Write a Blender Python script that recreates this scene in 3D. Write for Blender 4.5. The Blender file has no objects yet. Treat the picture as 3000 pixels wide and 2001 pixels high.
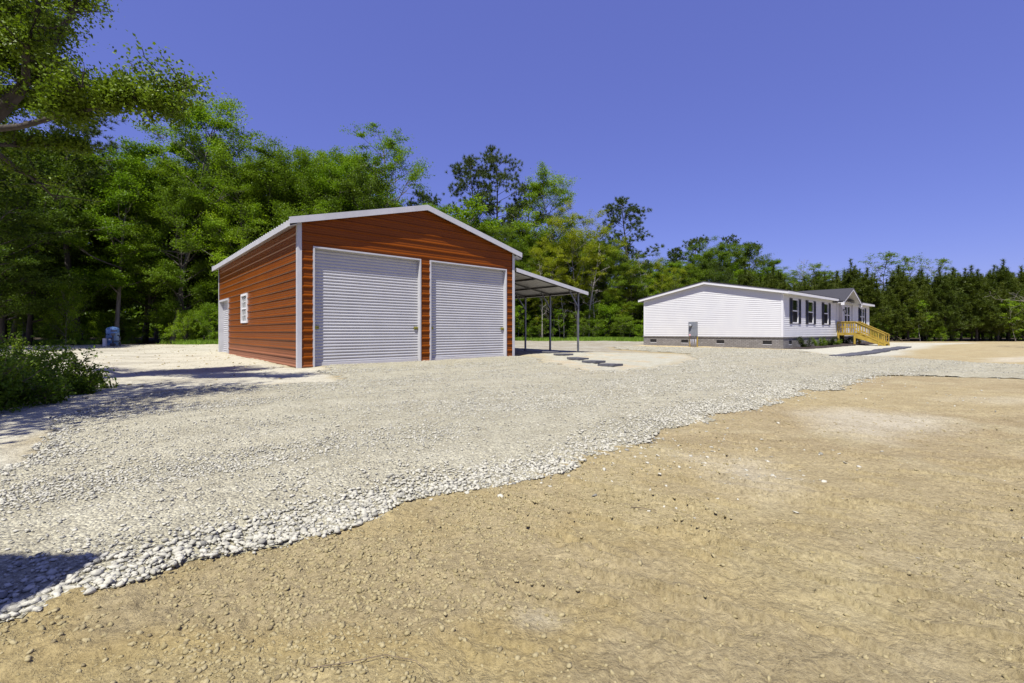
import bpy, math, random
import numpy as np
from mathutils import Vector, Matrix

sc = bpy.context.scene
col = sc.collection
R = math.radians
F = 1333.0 / 3000 * 2351           # focal length of the 2351 px wide survey frame
EYE = 0.935                        # lens height above the yard
HOR = 762.0

def at(px, py, Y):                 # survey pixel at distance Y -> world point
    return Vector(((px - 1175.5) / F * Y, Y, EYE + (HOR - py) / F * Y))

def tag(o, label=None, cat=None, group=None, kind=None):
    if label: o['label'] = label
    if cat: o['category'] = cat
    if group: o['group'] = group
    if kind: o['kind'] = kind
    return o

def empty(name, loc, rz=0.0):
    o = bpy.data.objects.new(name, None); col.objects.link(o)
    o.location = loc; o.rotation_euler = (0, 0, rz); o.empty_display_size = .3
    return o

def link(name, me, m=None, parent=None):
    if m is not None and not me.materials: me.materials.append(m)
    o = bpy.data.objects.new(name, me); col.objects.link(o)
    if parent: o.parent = parent
    return o

def copy_tree(o, parent=None):
    c = o.copy(); col.objects.link(c)
    if parent: c.parent = parent
    for ch in o.children: copy_tree(ch, c)
    return c

# ------------------------------------------------------------------ noise
def hash2(ix, iy, seed):
    h = (ix.astype(np.int64) * 374761393 + iy.astype(np.int64) * 668265263 + seed * 974711) & 0xffffffff
    h = ((h ^ (h >> 13)) * 1274126177) & 0xffffffff
    h = ((h ^ (h >> 16)) * 2246822519) & 0xffffffff
    return ((h ^ (h >> 15)) & 0xffff) / 65535.0

def vnoise(x, y, seed=0):
    ix = np.floor(x); iy = np.floor(y); fx = x - ix; fy = y - iy
    fx = fx * fx * (3 - 2 * fx); fy = fy * fy * (3 - 2 * fy)
    a = hash2(ix, iy, seed); b = hash2(ix + 1, iy, seed); c = hash2(ix, iy + 1, seed); d = hash2(ix + 1, iy + 1, seed)
    return (a * (1 - fx) + b * fx) * (1 - fy) + (c * (1 - fx) + d * fx) * fy

def fbm(x, y, seed=0, octs=4):
    s = 0; a = .5; t = 0
    for k in range(octs):
        s = s + a * vnoise(x * 2 ** k + 17.3 * k, y * 2 ** k - 9.1 * k, seed + k); t += a; a *= .5
    return s / t

def poly_sd(px, py, poly):          # signed distance, positive inside
    P = np.array(poly); n = len(P)
    d = np.full(px.shape, 1e9); inside = np.zeros(px.shape, bool)
    for i in range(n):
        a = P[i]; b = P[(i + 1) % n]; e = b - a
        wx = px - a[0]; wy = py - a[1]
        t = np.clip((wx * e[0] + wy * e[1]) / (e @ e), 0, 1)
        d = np.minimum(d, np.hypot(wx - t * e[0], wy - t * e[1]))
        c = ((a[1] > py) != (b[1] > py))
        den = e[1] if abs(e[1]) > 1e-9 else 1e-9
        inside ^= c & (px < e[0] * (py - a[1]) / den + a[0])
    return np.where(inside, d, -d)

# ------------------------------------------------------------------ mesh helpers
def np_mesh(name, V, Fa, smooth=False):
    me = bpy.data.meshes.new(name)
    V = np.asarray(V, np.float32); Fa = np.asarray(Fa, np.int32)
    n, k = Fa.shape
    me.vertices.add(len(V)); me.vertices.foreach_set('co', V.ravel())
    me.loops.add(n * k); me.loops.foreach_set('vertex_index', Fa.ravel())
    me.polygons.add(n)
    me.polygons.foreach_set('loop_start', np.arange(0, n * k, k, dtype=np.int32))
    me.polygons.foreach_set('loop_total', np.full(n, k, np.int32))
    if smooth: me.polygons.foreach_set('use_smooth', np.ones(n, bool))
    me.update(calc_edges=True)
    return me

class MB:
    def __init__(s): s.v = []; s.f = []
    def quad(s, *p):
        b = len(s.v); s.v += [tuple(q) for q in p]; s.f.append(tuple(range(b, b + len(p)))); return s
    def box(s, x0, x1, y0, y1, z0, z1):
        b = len(s.v)
        s.v += [(x, y, z) for z in (z0, z1) for y in (y0, y1) for x in (x0, x1)]
        for q in ((0, 2, 3, 1), (4, 5, 7, 6), (0, 1, 5, 4), (1, 3, 7, 5), (3, 2, 6, 7), (2, 0, 4, 6)):
            s.f.append(tuple(b + i for i in q))
        return s
    def prism(s, poly, axis, a0, a1):   # poly in the two other axes, extruded along axis
        b = len(s.v); n = len(poly)
        for a in (a0, a1):
            for p, q in poly:
                s.v.append({'x': (a, p, q), 'y': (p, a, q), 'z': (p, q, a)}[axis])
        s.f.append(tuple(b + i for i in range(n))[::-1]); s.f.append(tuple(b + n + i for i in range(n)))
        for i in range(n):
            j = (i + 1) % n; s.f.append((b + i, b + j, b + n + j, b + n + i))
        return s
    def tube(s, pts, rads, k=8, cap=True):
        pts = [Vector(p) for p in pts]; b = len(s.v); n = len(pts)
        if not hasattr(rads, '__len__'): rads = [rads] * n
        for i, p in enumerate(pts):
            d = (pts[min(i + 1, n - 1)] - pts[max(i - 1, 0)]).normalized()
            up = Vector((0, 0, 1)) if abs(d.z) < .9 else Vector((1, 0, 0))
            u = d.cross(up).normalized(); w = d.cross(u)
            for j in range(k):
                a = 2 * math.pi * j / k
                s.v.append(tuple(p + (u * math.cos(a) + w * math.sin(a)) * rads[i]))
        for i in range(n - 1):
            for j in range(k):
                s.f.append((b + i * k + j, b + i * k + (j + 1) % k, b + (i + 1) * k + (j + 1) % k, b + (i + 1) * k + j))
        if cap:
            s.f.append(tuple(b + j for j in range(k))[::-1]); s.f.append(tuple(b + (n - 1) * k + j for j in range(k)))
        return s
    def bar(s, p, q, w, h):            # square bar between two points
        p = Vector(p); q = Vector(q); d = (q - p).normalized()
        up = Vector((0, 0, 1)) if abs(d.z) < .95 else Vector((0, 1, 0))
        u = d.cross(up).normalized(); t = u.cross(d)
        b = len(s.v)
        for c in (p, q):
            for a, e in ((-1, -1), (1, -1), (1, 1), (-1, 1)):
                s.v.append(tuple(c + u * a * w / 2 + t * e * h / 2))
        for f in ((0, 3, 2, 1), (4, 5, 6, 7), (0, 1, 5, 4), (1, 2, 6, 5), (2, 3, 7, 6), (3, 0, 4, 7)):
            s.f.append(tuple(b + i for i in f))
        return s
    def mesh(s, name, smooth=False):
        me = bpy.data.meshes.new(name); me.from_pydata(s.v, [], s.f); me.update()
        if smooth:
            for p in me.polygons: p.use_smooth = True
        return me
    def build(s, name, m, parent=None, bevel=0, smooth=False):
        o = link(name, s.mesh(name, smooth), m, parent)
        if bevel:
            md = o.modifiers.new('bevel', 'BEVEL'); md.width = bevel; md.segments = 2; md.limit_method = 'ANGLE'
        return o

# ------------------------------------------------------------------ materials
def nt(m): return m.node_tree.nodes, m.node_tree.links
def base_mat(name):
    m = bpy.data.materials.new(name); m.use_nodes = True
    return m, m.node_tree.nodes['Principled BSDF']
def setc(b, c, rough=.6, metal=0, spec=.5):
    b.inputs['Base Color'].default_value = (*c, 1); b.inputs['Roughness'].default_value = rough
    b.inputs['Metallic'].default_value = metal; b.inputs['Specular IOR Level'].default_value = spec
def mixrgb(N, L, fac, c1, c2, mode='MIX'):
    x = N.new('ShaderNodeMix'); x.data_type = 'RGBA'; x.blend_type = mode
    for s, v in ((x.inputs[0], fac), (x.inputs[6], c1), (x.inputs[7], c2)):
        if hasattr(v, 'links'): L.new(v, s)
        elif isinstance(v, (tuple, list)): s.default_value = (*v, 1)[:4]
        else: s.default_value = v
    return x.outputs[2]
def noise(N, L, vec, scale, detail=4, rough=.6):
    n = N.new('ShaderNodeTexNoise'); n.inputs['Scale'].default_value = scale
    n.inputs['Detail'].default_value = detail; n.inputs['Roughness'].default_value = rough
    if vec is not None: L.new(vec, n.inputs['Vector'])
    return n.outputs['Fac']
def ramp(N, L, f, a, b):
    r = N.new('ShaderNodeMapRange'); r.inputs[1].default_value = a; r.inputs[2].default_value = b; L.new(f, r.inputs[0])
    return r.outputs[0]
def coords(N): return N.new('ShaderNodeTexCoord').outputs['Object']
def vary(name, c1, c2, scale=8, rough=.6, metal=0, spec=.5, bump=0, bscale=60, stretch=None, lo=.35, hi=.65):
    m, b = base_mat(name); N, L = nt(m); setc(b, c1, rough, metal, spec)
    v = coords(N)
    if stretch:
        mp = N.new('ShaderNodeMapping'); mp.inputs['Scale'].default_value = stretch; L.new(v, mp.inputs[0]); v = mp.outputs[0]
    f = ramp(N, L, noise(N, L, v, scale), lo, hi)
    L.new(mixrgb(N, L, f, c1, c2), b.inputs['Base Color'])
    if bump:
        bp = N.new('ShaderNodeBump'); bp.inputs['Strength'].default_value = bump; bp.inputs['Distance'].default_value = .02
        L.new(noise(N, L, v, bscale), bp.inputs['Height']); L.new(bp.outputs[0], b.inputs['Normal'])
    return m

M = {}
M['white'] = vary('white_painted_metal', (0.490, 0.490, 0.507), (0.430, 0.430, 0.447), 2.5, .4, 0, .3)
M['curtain'] = vary('white_door_metal', (0.436, 0.436, 0.446), (0.397, 0.397, 0.408), 1.5, .42, 0, .3)
M['vinyl'] = vary('white_vinyl', (0.607, 0.607, 0.602), (0.573, 0.573, 0.577), 1.2, .55, 0, .25)
M['white_trim'] = vary('white_trim_vinyl', (0.648, 0.648, 0.648), (0.616, 0.616, 0.624), 2, .5, 0, .3)
M['black'] = vary('black_vinyl', (.006, .006, .008), (.012, .012, .014), 6, .5)
M['shingle'] = vary('dark_shingle', (.022, .022, .027), (.05, .048, .055), 14, .9, bump=.4, bscale=80, stretch=(1, 3, 3))
M['lumber'] = vary('treated_lumber', (0.393, 0.279, 0.034), (0.291, 0.194, 0.024), 5, .7, bump=.15, bscale=40, stretch=(1, 1, 1))
M['galv'] = vary('galvanised_steel', (.20, .21, .235), (.13, .135, .15), 5, .45, .5)
M['dark_steel'] = vary('dark_steel', (.055, .055, .06), (.09, .09, .095), 6, .5, .3)
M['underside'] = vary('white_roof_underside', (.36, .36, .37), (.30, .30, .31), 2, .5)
M['grey_box'] = vary('grey_enamel', (.20, .215, .24), (.17, .18, .2), 3, .4)
M['pvc_grey'] = vary('grey_pvc', (.36, .36, .40), (.3, .3, .33), 8, .5)
M['blue'] = vary('blue_enamel', (.15, .27, .50), (.12, .23, .44), 3, .35)
M['pvc_white'] = vary('white_pvc', (.75, .74, .7), (.66, .65, .6), 6, .4)
M['paver'] = vary('dark_paver', (.06, .062, .075), (.10, .10, .115), 30, .9, bump=.4, bscale=120)
M['concrete'] = vary('pale_concrete', (.35, .33, .30), (.27, .26, .24), 12, .9, bump=.3)
M['brass'] = vary('olive_brass', (.30, .28, .05), (.10, .10, .03), 40, .45, .4)
M['yellow'] = vary('yellow_label', (.6, .55, .02), (.45, .4, .02), 10, .5)
M['pink'] = vary('pink_label', (.6, .25, .3), (.7, .5, .5), 40, .6)
M['mulch'] = vary('dark_mulch', (.018, .013, .011), (.045, .03, .024), 30, .95, bump=.8, bscale=60)
M['dark_void'] = vary('dark_screen', (.006, .006, .007), (.012, .012, .013), 90, .7)
M['bulb'] = vary('frosted_glass', (.6, .6, .58), (.55, .55, .53), 4, .2)

def clear_glass():
    m, b = base_mat('meter_glass'); setc(b, (.7, .72, .75), .08, .0, .8); b.inputs['Transmission Weight'].default_value = .5
    return m
M['meter_glass'] = clear_glass()

def window_glass(name, c, rough=.03):
    m, b = base_mat(name); N, L = nt(m); setc(b, c, rough, 0, 1.0); b.inputs['IOR'].default_value = 1.7
    bp = N.new('ShaderNodeBump'); bp.inputs['Strength'].default_value = .04; bp.inputs['Distance'].default_value = .02
    L.new(noise(N, L, coords(N), 1.6, 1), bp.inputs['Height']); L.new(bp.outputs[0], b.inputs['Normal'])
    return m
M['glass'] = window_glass('window_glass', (.012, .02, .012))
M['screen'] = vary('insect_screen', (.010, .010, .011), (.018, .018, .018), 60, .8, 0, .1)

def barn_red():
    m, b = base_mat('red_barn_metal'); N, L = nt(m); setc(b, (.4, .07, .02), .5, 0, .16)
    v = coords(N); g = N.new('ShaderNodeNewGeometry')
    sep = N.new('ShaderNodeSeparateXYZ'); L.new(v, sep.inputs[0])
    mp = N.new('ShaderNodeMapping'); mp.inputs['Scale'].default_value = (.5, .5, 1.2); L.new(v, mp.inputs[0])
    c = mixrgb(N, L, ramp(N, L, noise(N, L, mp.outputs[0], 1.3), .3, .7), (0.194, 0.050, 0.003), (0.160, 0.039, 0.002))
    # splashed mud low on the panels: a pale pink film with a ragged top edge, thicker on the long side
    att = N.new('ShaderNodeAttribute'); att.attribute_name = 'mud'
    wob = N.new('ShaderNodeMath'); wob.operation = 'MULTIPLY_ADD'; wob.inputs[1].default_value = .22; wob.inputs[2].default_value = -.11
    mp2 = N.new('ShaderNodeMapping'); mp2.inputs['Scale'].default_value = (9, 9, 1.5); L.new(v, mp2.inputs[0])
    L.new(noise(N, L, mp2.outputs[0], 3, 5), wob.inputs[0])
    zz = N.new('ShaderNodeMath'); zz.operation = 'SUBTRACT'; L.new(att.outputs['Fac'], zz.inputs[0]); L.new(sep.outputs[2], zz.inputs[1])
    z2 = N.new('ShaderNodeMath'); z2.operation = 'ADD'; L.new(zz.outputs[0], z2.inputs[0]); L.new(wob.outputs[0], z2.inputs[1])
    f = ramp(N, L, z2.outputs[0], -.03, .35)
    sp = ramp(N, L, noise(N, L, v, 70, 2), .3, .6)
    fm = N.new('ShaderNodeMath'); fm.operation = 'MULTIPLY'; L.new(f, fm.inputs[0]); L.new(ramp(N, L, sp, -1.2, 1), fm.inputs[1])
    fm2 = N.new('ShaderNodeMath'); fm2.operation = 'MULTIPLY'; L.new(fm.outputs[0], fm2.inputs[0]); fm2.inputs[1].default_value = .75
    L.new(mixrgb(N, L, fm2.outputs[0], c, (.27, .14, .095)), b.inputs['Base Color'])
    L.new(ramp(N, L, f, -.9, 1.6), b.inputs['Roughness'])
    return m
M['red'] = barn_red()

def brick_mat():
    m, b = base_mat('grey_brick'); N, L = nt(m); setc(b, (.2, .18, .16), .9)
    sep = N.new('ShaderNodeSeparateXYZ'); L.new(coords(N), sep.inputs[0])
    ad = N.new('ShaderNodeMath'); L.new(sep.outputs[0], ad.inputs[0]); L.new(sep.outputs[1], ad.inputs[1])
    cb = N.new('ShaderNodeCombineXYZ'); L.new(ad.outputs[0], cb.inputs[0]); L.new(sep.outputs[2], cb.inputs[1])
    bt = N.new('ShaderNodeTexBrick'); L.new(cb.outputs[0], bt.inputs['Vector'])
    bt.inputs['Scale'].default_value = 1; bt.inputs['Brick Width'].default_value = .21; bt.inputs['Row Height'].default_value = .073
    bt.inputs['Mortar Size'].default_value = .008; bt.inputs['Color1'].default_value = (.30, .285, .27, 1)
    bt.inputs['Color2'].default_value = (.20, .19, .18, 1); bt.inputs['Mortar'].default_value = (.05, .045, .04, 1)
    n = ramp(N, L, noise(N, L, coords(N), 9, 5), .3, .75)
    L.new(mixrgb(N, L, n, bt.outputs['Color'], (.15, .14, .13), 'MIX'), b.inputs['Base Color'])
    bp = N.new('ShaderNodeBump'); bp.inputs['Strength'].default_value = .8; bp.inputs['Distance'].default_value = .012; bp.invert = True
    L.new(bt.outputs['Fac'], bp.inputs['Height']); L.new(bp.outputs[0], b.inputs['Normal'])
    return m
M['brick'] = brick_mat()

def soil_mat(name, bscale, bstr, speck=0.0):
    m, b = base_mat(name); N, L = nt(m); setc(b, (.3, .25, .15), .95, 0, .15)
    g = N.new('ShaderNodeNewGeometry').outputs['Position']
    a = N.new('ShaderNodeAttribute'); a.attribute_name = 'soil'
    n1 = ramp(N, L, noise(N, L, g, 3.0, 6, .65), .3, .7)
    n2 = ramp(N, L, noise(N, L, g, 45, 4, .7), .3, .7)
    c = mixrgb(N, L, n1, (.86, .84, .80), (1.12, 1.12, 1.12))
    c2 = mixrgb(N, L, n2, (.66, .64, .62), (1.2, 1.2, 1.2))
    c = mixrgb(N, L, 1.0, a.outputs['Color'], c, 'MULTIPLY'); c = mixrgb(N, L, 1.0, c, c2, 'MULTIPLY')
    pit_shade = ramp(N, L, noise(N, L, g, 55, 5, .75), .57, .70)  # dark specks: shade of tiny pits and crumbs painted into the colour
    c = mixrgb(N, L, pit_shade, c, mixrgb(N, L, 1.0, c, (.66, .64, .62), 'MULTIPLY'))
    if speck:
        vo = N.new('ShaderNodeTexVoronoi'); vo.inputs['Scale'].default_value = 75; L.new(g, vo.inputs['Vector'])
        sepc = N.new('ShaderNodeSeparateColor'); L.new(vo.outputs['Color'], sepc.inputs[0])
        sh = mixrgb(N, L, ramp(N, L, sepc.outputs[0], 0, 1), (.70, .70, .72), (1.22, 1.22, 1.22))
        c = mixrgb(N, L, speck, c, mixrgb(N, L, 1.0, c, sh, 'MULTIPLY'))
    L.new(c, b.inputs['Base Color'])
    bp = N.new('ShaderNodeBump'); bp.inputs['Strength'].default_value = bstr; bp.inputs['Distance'].default_value = .03
    ad = N.new('ShaderNodeMath'); ad.operation = 'MULTIPLY_ADD'
    L.new(noise(N, L, g, bscale, 6, .7), ad.inputs[0]); ad.inputs[1].default_value = .6
    L.new(noise(N, L, g, bscale / 5, 4, .6), ad.inputs[2])
    if speck:
        v2 = N.new('ShaderNodeMath'); v2.operation = 'MULTIPLY_ADD'; L.new(vo.outputs['Distance'], v2.inputs[0]); v2.inputs[1].default_value = -.9
        L.new(ad.outputs[0], v2.inputs[2]); L.new(v2.outputs[0], bp.inputs['Height'])
    else: L.new(ad.outputs[0], bp.inputs['Height'])
    L.new(bp.outputs[0], b.inputs['Normal'])
    return m
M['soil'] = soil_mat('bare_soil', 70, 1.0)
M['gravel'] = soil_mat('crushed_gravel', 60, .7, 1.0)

def stone_mat(name, c1, c2, c3):
    m, b = base_mat(name); N, L = nt(m); setc(b, c1, .9, 0, .2)
    a = N.new('ShaderNodeAttribute'); a.attribute_name = 'tint'
    c = mixrgb(N, L, ramp(N, L, a.outputs['Fac'], 0, .6), c1, c2)
    c = mixrgb(N, L, ramp(N, L, a.outputs['Fac'], .86, .96), c, c3)
    g = N.new('ShaderNodeNewGeometry').outputs['Position']
    n = ramp(N, L, noise(N, L, g, 90, 3), .3, .7)
    L.new(mixrgb(N, L, 1.0, c, mixrgb(N, L, n, (.85, .85, .85), (1.1, 1.1, 1.1)), 'MULTIPLY'), b.inputs['Base Color'])
    bp = N.new('ShaderNodeBump'); bp.inputs['Strength'].default_value = .5; bp.inputs['Distance'].default_value = .006
    L.new(noise(N, L, g, 160, 3), bp.inputs['Height']); L.new(bp.outputs[0], b.inputs['Normal'])
    return m
M['stone'] = stone_mat('limestone', (0.336, 0.324, 0.262), (0.467, 0.449, 0.367), (0.196, 0.190, 0.162))
M['clod'] = stone_mat('dirt_clod', (0.248, 0.205, 0.100), (0.318, 0.269, 0.146), (0.19, 0.155, 0.085))

def leaf_mat(name, c1, c2, trans=.35, rough=.5):
    m = bpy.data.materials.new(name); m.use_nodes = True; N, L = nt(m)
    b = N['Principled BSDF']; out = N['Material Output']; setc(b, c1, rough, 0, .18)
    a = N.new('ShaderNodeAttribute'); a.attribute_name = 'tint'
    c = mixrgb(N, L, ramp(N, L, a.outputs['Fac'], 0, 1), c1, c2)
    oi = N.new('ShaderNodeObjectInfo')
    c = mixrgb(N, L, 1.0, c, mixrgb(N, L, oi.outputs['Random'], (.80, .86, .82), (1.18, 1.12, 1.1)), 'MULTIPLY')
    L.new(c, b.inputs['Base Color'])
    t = N.new('ShaderNodeBsdfTranslucent'); L.new(mixrgb(N, L, 1.0, c, (1.25, 1.3, .6), 'MULTIPLY'), t.inputs[0])
    mx = N.new('ShaderNodeMixShader'); mx.inputs[0].default_value = trans
    L.new(b.outputs[0], mx.inputs[1]); L.new(t.outputs[0], mx.inputs[2]); L.new(mx.outputs[0], out.inputs[0])
    return m
M['leaf_green'] = leaf_mat('spring_leaf', (0.099, 0.187, 0.009), (0.223, 0.332, 0.015))
M['leaf_mid'] = leaf_mat('mid_leaf', (0.075, 0.134, 0.009), (0.165, 0.243, 0.015))
M['leaf_yellow'] = leaf_mat('yellow_green_leaf', (0.158, 0.203, 0.009), (0.300, 0.330, 0.018))
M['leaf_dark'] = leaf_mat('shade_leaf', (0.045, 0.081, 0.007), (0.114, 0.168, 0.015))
M['leaf_oak'] = leaf_mat('oak_leaf', (0.080, 0.132, 0.008), (0.166, 0.236, 0.016), .3, .45)
M['leaf_garden'] = leaf_mat('dark_garden_leaf', (.018, .032, .006), (.045, .065, .010))
M['needle'] = leaf_mat('pine_needle', (0.036, 0.060, 0.012), (0.083, 0.120, 0.024), .15)
M['needle_young'] = leaf_mat('young_pine_needle', (0.041, 0.064, 0.007), (0.101, 0.129, 0.013), .2)
M['grass'] = leaf_mat('green_grass', (0.105, 0.210, 0.021), (0.225, 0.330, 0.045), .3)
M['dead_leaf'] = leaf_mat('reddish_dead_leaf', (.09, .05, .03), (.15, .085, .05), .2)
M['bark'] = vary('grey_bark', (.23, .205, .175), (.12, .105, .088), 6, .95, bump=.8, bscale=18, stretch=(1, 1, .25))
M['bark_dark'] = vary('dark_bark', (0.038, 0.032, 0.027), (0.068, 0.056, 0.045), 6, .95, bump=.8, bscale=14, stretch=(1, 1, .3))
M['bark_pale'] = vary('pale_bark', (.40, .37, .33), (.24, .22, .19), 5, .9, bump=.6, bscale=18, stretch=(1, 1, .3))
M['twig'] = vary('dry_twig', (.16, .12, .085), (.10, .075, .05), 20, .9)

# ------------------------------------------------------------------ camera, light, sky
cam = bpy.data.cameras.new('camera'); co = bpy.data.objects.new('camera', cam); col.objects.link(co)
co.location = (0, 0, EYE); co.rotation_euler = (R(90), 0, 0)
cam.sensor_width = 36; cam.lens = 16; cam.shift_y = -.0094; cam.clip_start = .05; cam.clip_end = 3000
sc.camera = co

TO_SUN = Vector((-.333 * 2.06, -.943 * 2.06, 3.8)).normalized()
sl = bpy.data.lights.new('sun', 'SUN'); sl.energy = 5.0; sl.angle = R(.53); sl.color = (1, .962, .88)
so = bpy.data.objects.new('sun', sl); col.objects.link(so)
so.rotation_euler = (-TO_SUN).to_track_quat('-Z', 'Y').to_euler()
so.location = (0, 0, 60)
w = bpy.data.worlds.new('World'); sc.world = w; w.use_nodes = True
N, L = w.node_tree.nodes, w.node_tree.links
sky = N.new('ShaderNodeTexSky'); sky.sky_type = 'NISHITA'; sky.sun_disc = False
sky.sun_elevation = math.asin(TO_SUN.z); sky.sun_rotation = math.atan2(TO_SUN.x, TO_SUN.y)
sky.air_density = 1.0; sky.dust_density = .3; sky.ozone_density = 3.0; sky.altitude = 50
SKY_TINT = (.92, .84, 1.25)
bg = N['Background']; bg.inputs['Strength'].default_value = .108
L.new(mixrgb(N, L, .62, mixrgb(N, L, 1.0, sky.outputs[0], SKY_TINT, 'MULTIPLY'), (.74, .86, 3.1)), bg.inputs[0])
sc.view_settings.view_transform = 'Standard'; sc.view_settings.look = 'None'
sc.view_settings.exposure = .62; sc.view_settings.gamma = 1
sc.render.engine = 'CYCLES'; sc.cycles.use_denoising = True; sc.cycles.use_adaptive_sampling = False; sc.cycles.sample_clamp_indirect = 4; sc.render.filter_size = 1.4
sc.cycles.max_bounces = 6; sc.cycles.diffuse_bounces = 3; sc.cycles.glossy_bounces = 3
sc.cycles.transmission_bounces = 4; sc.cycles.transparent_max_bounces = 4
sc.cycles.caustics_reflective = False; sc.cycles.caustics_refractive = False

# ------------------------------------------------------------------ frames of the two buildings
E1 = np.array([.74887, .66272]); E2 = np.array([-.66272, .74887])
BARN = np.array([-5.438, 11.58]); BANG = math.atan2(E1[1], E1[0])
G1 = np.array([.75741, .65294]); G2 = np.array([-.65294, .75741])
HOUSE = np.array([13.83, 23.25]); HANG = math.atan2(G1[1], G1[0])
def bp(s, t): return BARN + s * E1 + t * E2
def hp(s, t): return HOUSE + s * G1 + t * G2

# ------------------------------------------------------------------ ground
GRAVEL = [(-1.66, 1.47), (-1.61, 1.53), (-1.54, 1.65), (-1.42, 1.75), (-1.36, 1.89), (-1.1, 2.0), (-.83, 2.18), (-.71, 2.28),
          (-.62, 2.52), (-.32, 2.65), (.01, 2.85), (.42, 3.07), (.76, 3.51), (1.49, 4.38), (2.41, 5.2), (3.3, 5.99), (4.95, 7.35),
          (6.22, 8.28), (8.0, 9.75), (8.8, 9.55), (10.0, 8.88), (14, 7.4), (22, 5.0), (24, 9.6), (14.1, 12.6), (13.69, 13.96), (13.3, 16.3),
          (12.2, 18.5), (13.6, 21.6), (12.6, 22.9), (10.3, 24.7), (7.6, 26.6), (5.6, 25.4), (5.2, 22.3), (7.2, 19.2), (6.4, 15.6),
          (4.6, 12.9), (2.7, 10.9), (1.9, 11.1), (1.0, 13.4), (.9, 15.6), (.12, 16.46), (-5.0, 11.95), (-4.4, 10.6), (-3.3, 8.9),
          (-3.2, 8.35), (-3.71, 8.14), (-4.57, 7.75), (-5.37, 7.24), (-5.26, 5.82), (-4.84, 4.93), (-4.02, 3.94), (-3.5, 3.28),
          (-3.6, 2.5), (-5, 1.6), (-5, -.6), (-2.6, .55)]
YARD = [(-2.6, 2.2), (-3.3, 3.4), (-4, 4), (-5, 5.3), (-5.4, 7.2), (-3.3, 8.6), (-5.0, 12.2), tuple(bp(.1, .1)), tuple(bp(.1, 11)), (-14, 24), (-14, 30.5), (-26, 29.6), (-34, 28), (-30, 14), (-12, 4), (-8, 0), (-4, .5)]
MOUND = [(.3, 19.3), (1.0, 16.0), (1.0, 13.4), (1.9, 10.9), (2.7, 10.7), (4.6, 12.9), (6.4, 15.6), (6.9, 18), (5.2, 19.5), (3.6, 20)]
STRIP = [(.2, 17.5), (-.5, 26), (-8, 30), (-4, 42), (9, 43), (13, 36), (9.4, 29.2), (7.5, 27), (5.3, 25.4), (4.9, 22), (6, 19.6), (3.6, 19.8)]
SKIRT = [tuple(hp(-.1, -.2)), tuple(hp(-.1, 8.3)), tuple(hp(-1.3, 8.0)), tuple(hp(-.9, 4)), tuple(hp(-.75, 1))]
FRONT = [(12, 17), (13.5, 21.5), tuple(hp(-.3, -.1)), tuple(hp(18, 0)), (34, 33), (27, 29), (22, 24.2), (18.5, 21.3), (15, 17.6), (13.3, 16.3)]
PATCH1 = [(3.0, 4.3), (3.2, 5.25), (4.07, 5.6), (4.6, 4.85), (4.12, 4.25), (3.25, 3.92)]
PATCH2 = [(1.3, 2.8), (1.4, 3.3), (1.85, 3.3), (1.72, 2.85), (1.5, 2.65)]
PATCH3 = [(14.5, 14), (17, 16), (22, 18), (24, 16), (18, 13.4)]
WOODS = [(-80, 26), (-34, 28.2), (-26, 30.2), (-14, 30.8), (-8, 31.5), (-2, 38.5), (2, 40.5), (8, 41), (13, 37.5), (24, 40), (30, 37), (42, 37.6), (70, 36), (150, 30), (150, 200), (-150, 200), (-150, 26)]

def base_z(x, y):
    z = .0055 * np.clip(y - 11, 0, 40)
    z = z + .10 * np.exp(-(((x - 2.6) / 1.8) ** 2 + ((y - 17.0) / 1.8) ** 2)) * (x > .2)
    hx = x - BARN[0]; hy = y - BARN[1]; s = hx * E1[0] + hy * E1[1]; t = hx * E2[0] + hy * E2[1]
    ramp_ = np.clip((s - .3) / .4, 0, 1) * np.clip((7.4 - s) / .5, 0, 1) * np.exp(-((t + .5) / .8) ** 2)
    z = z + .045 * ramp_
    z = z + .05 * np.exp(-((s + .12) / .16) ** 2) * np.clip(t / .8, 0, 1) * np.clip((11.2 - t) / .5, 0, 1) * fbm(x * 3, y * 3, 88, 2)
    # gentle unevenness of the yard
    z = z + .05 * (fbm(x * .35, y * .35, 5, 3) - .5) * np.clip(y / 5, .25, 1) * np.clip((np.hypot(x, y) - .5) / 6, .15, 1)
    return z

def gravel_edge(x, y):
    return poly_sd(x, y, GRAVEL) + .24 * (fbm(x * 2.4, y * 2.4, 31, 4) - .5) * np.clip(y / 3, .5, 3) + .03 * (vnoise(x * 18, y * 18, 32) - .5) + np.clip((y - 3) / 4, 0, 1) * (.55 * (fbm(x * 1.3, y * 1.3, 33, 4) - .5) + .25 * (fbm(x * 5, y * 5, 34, 2) - .5))

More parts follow.
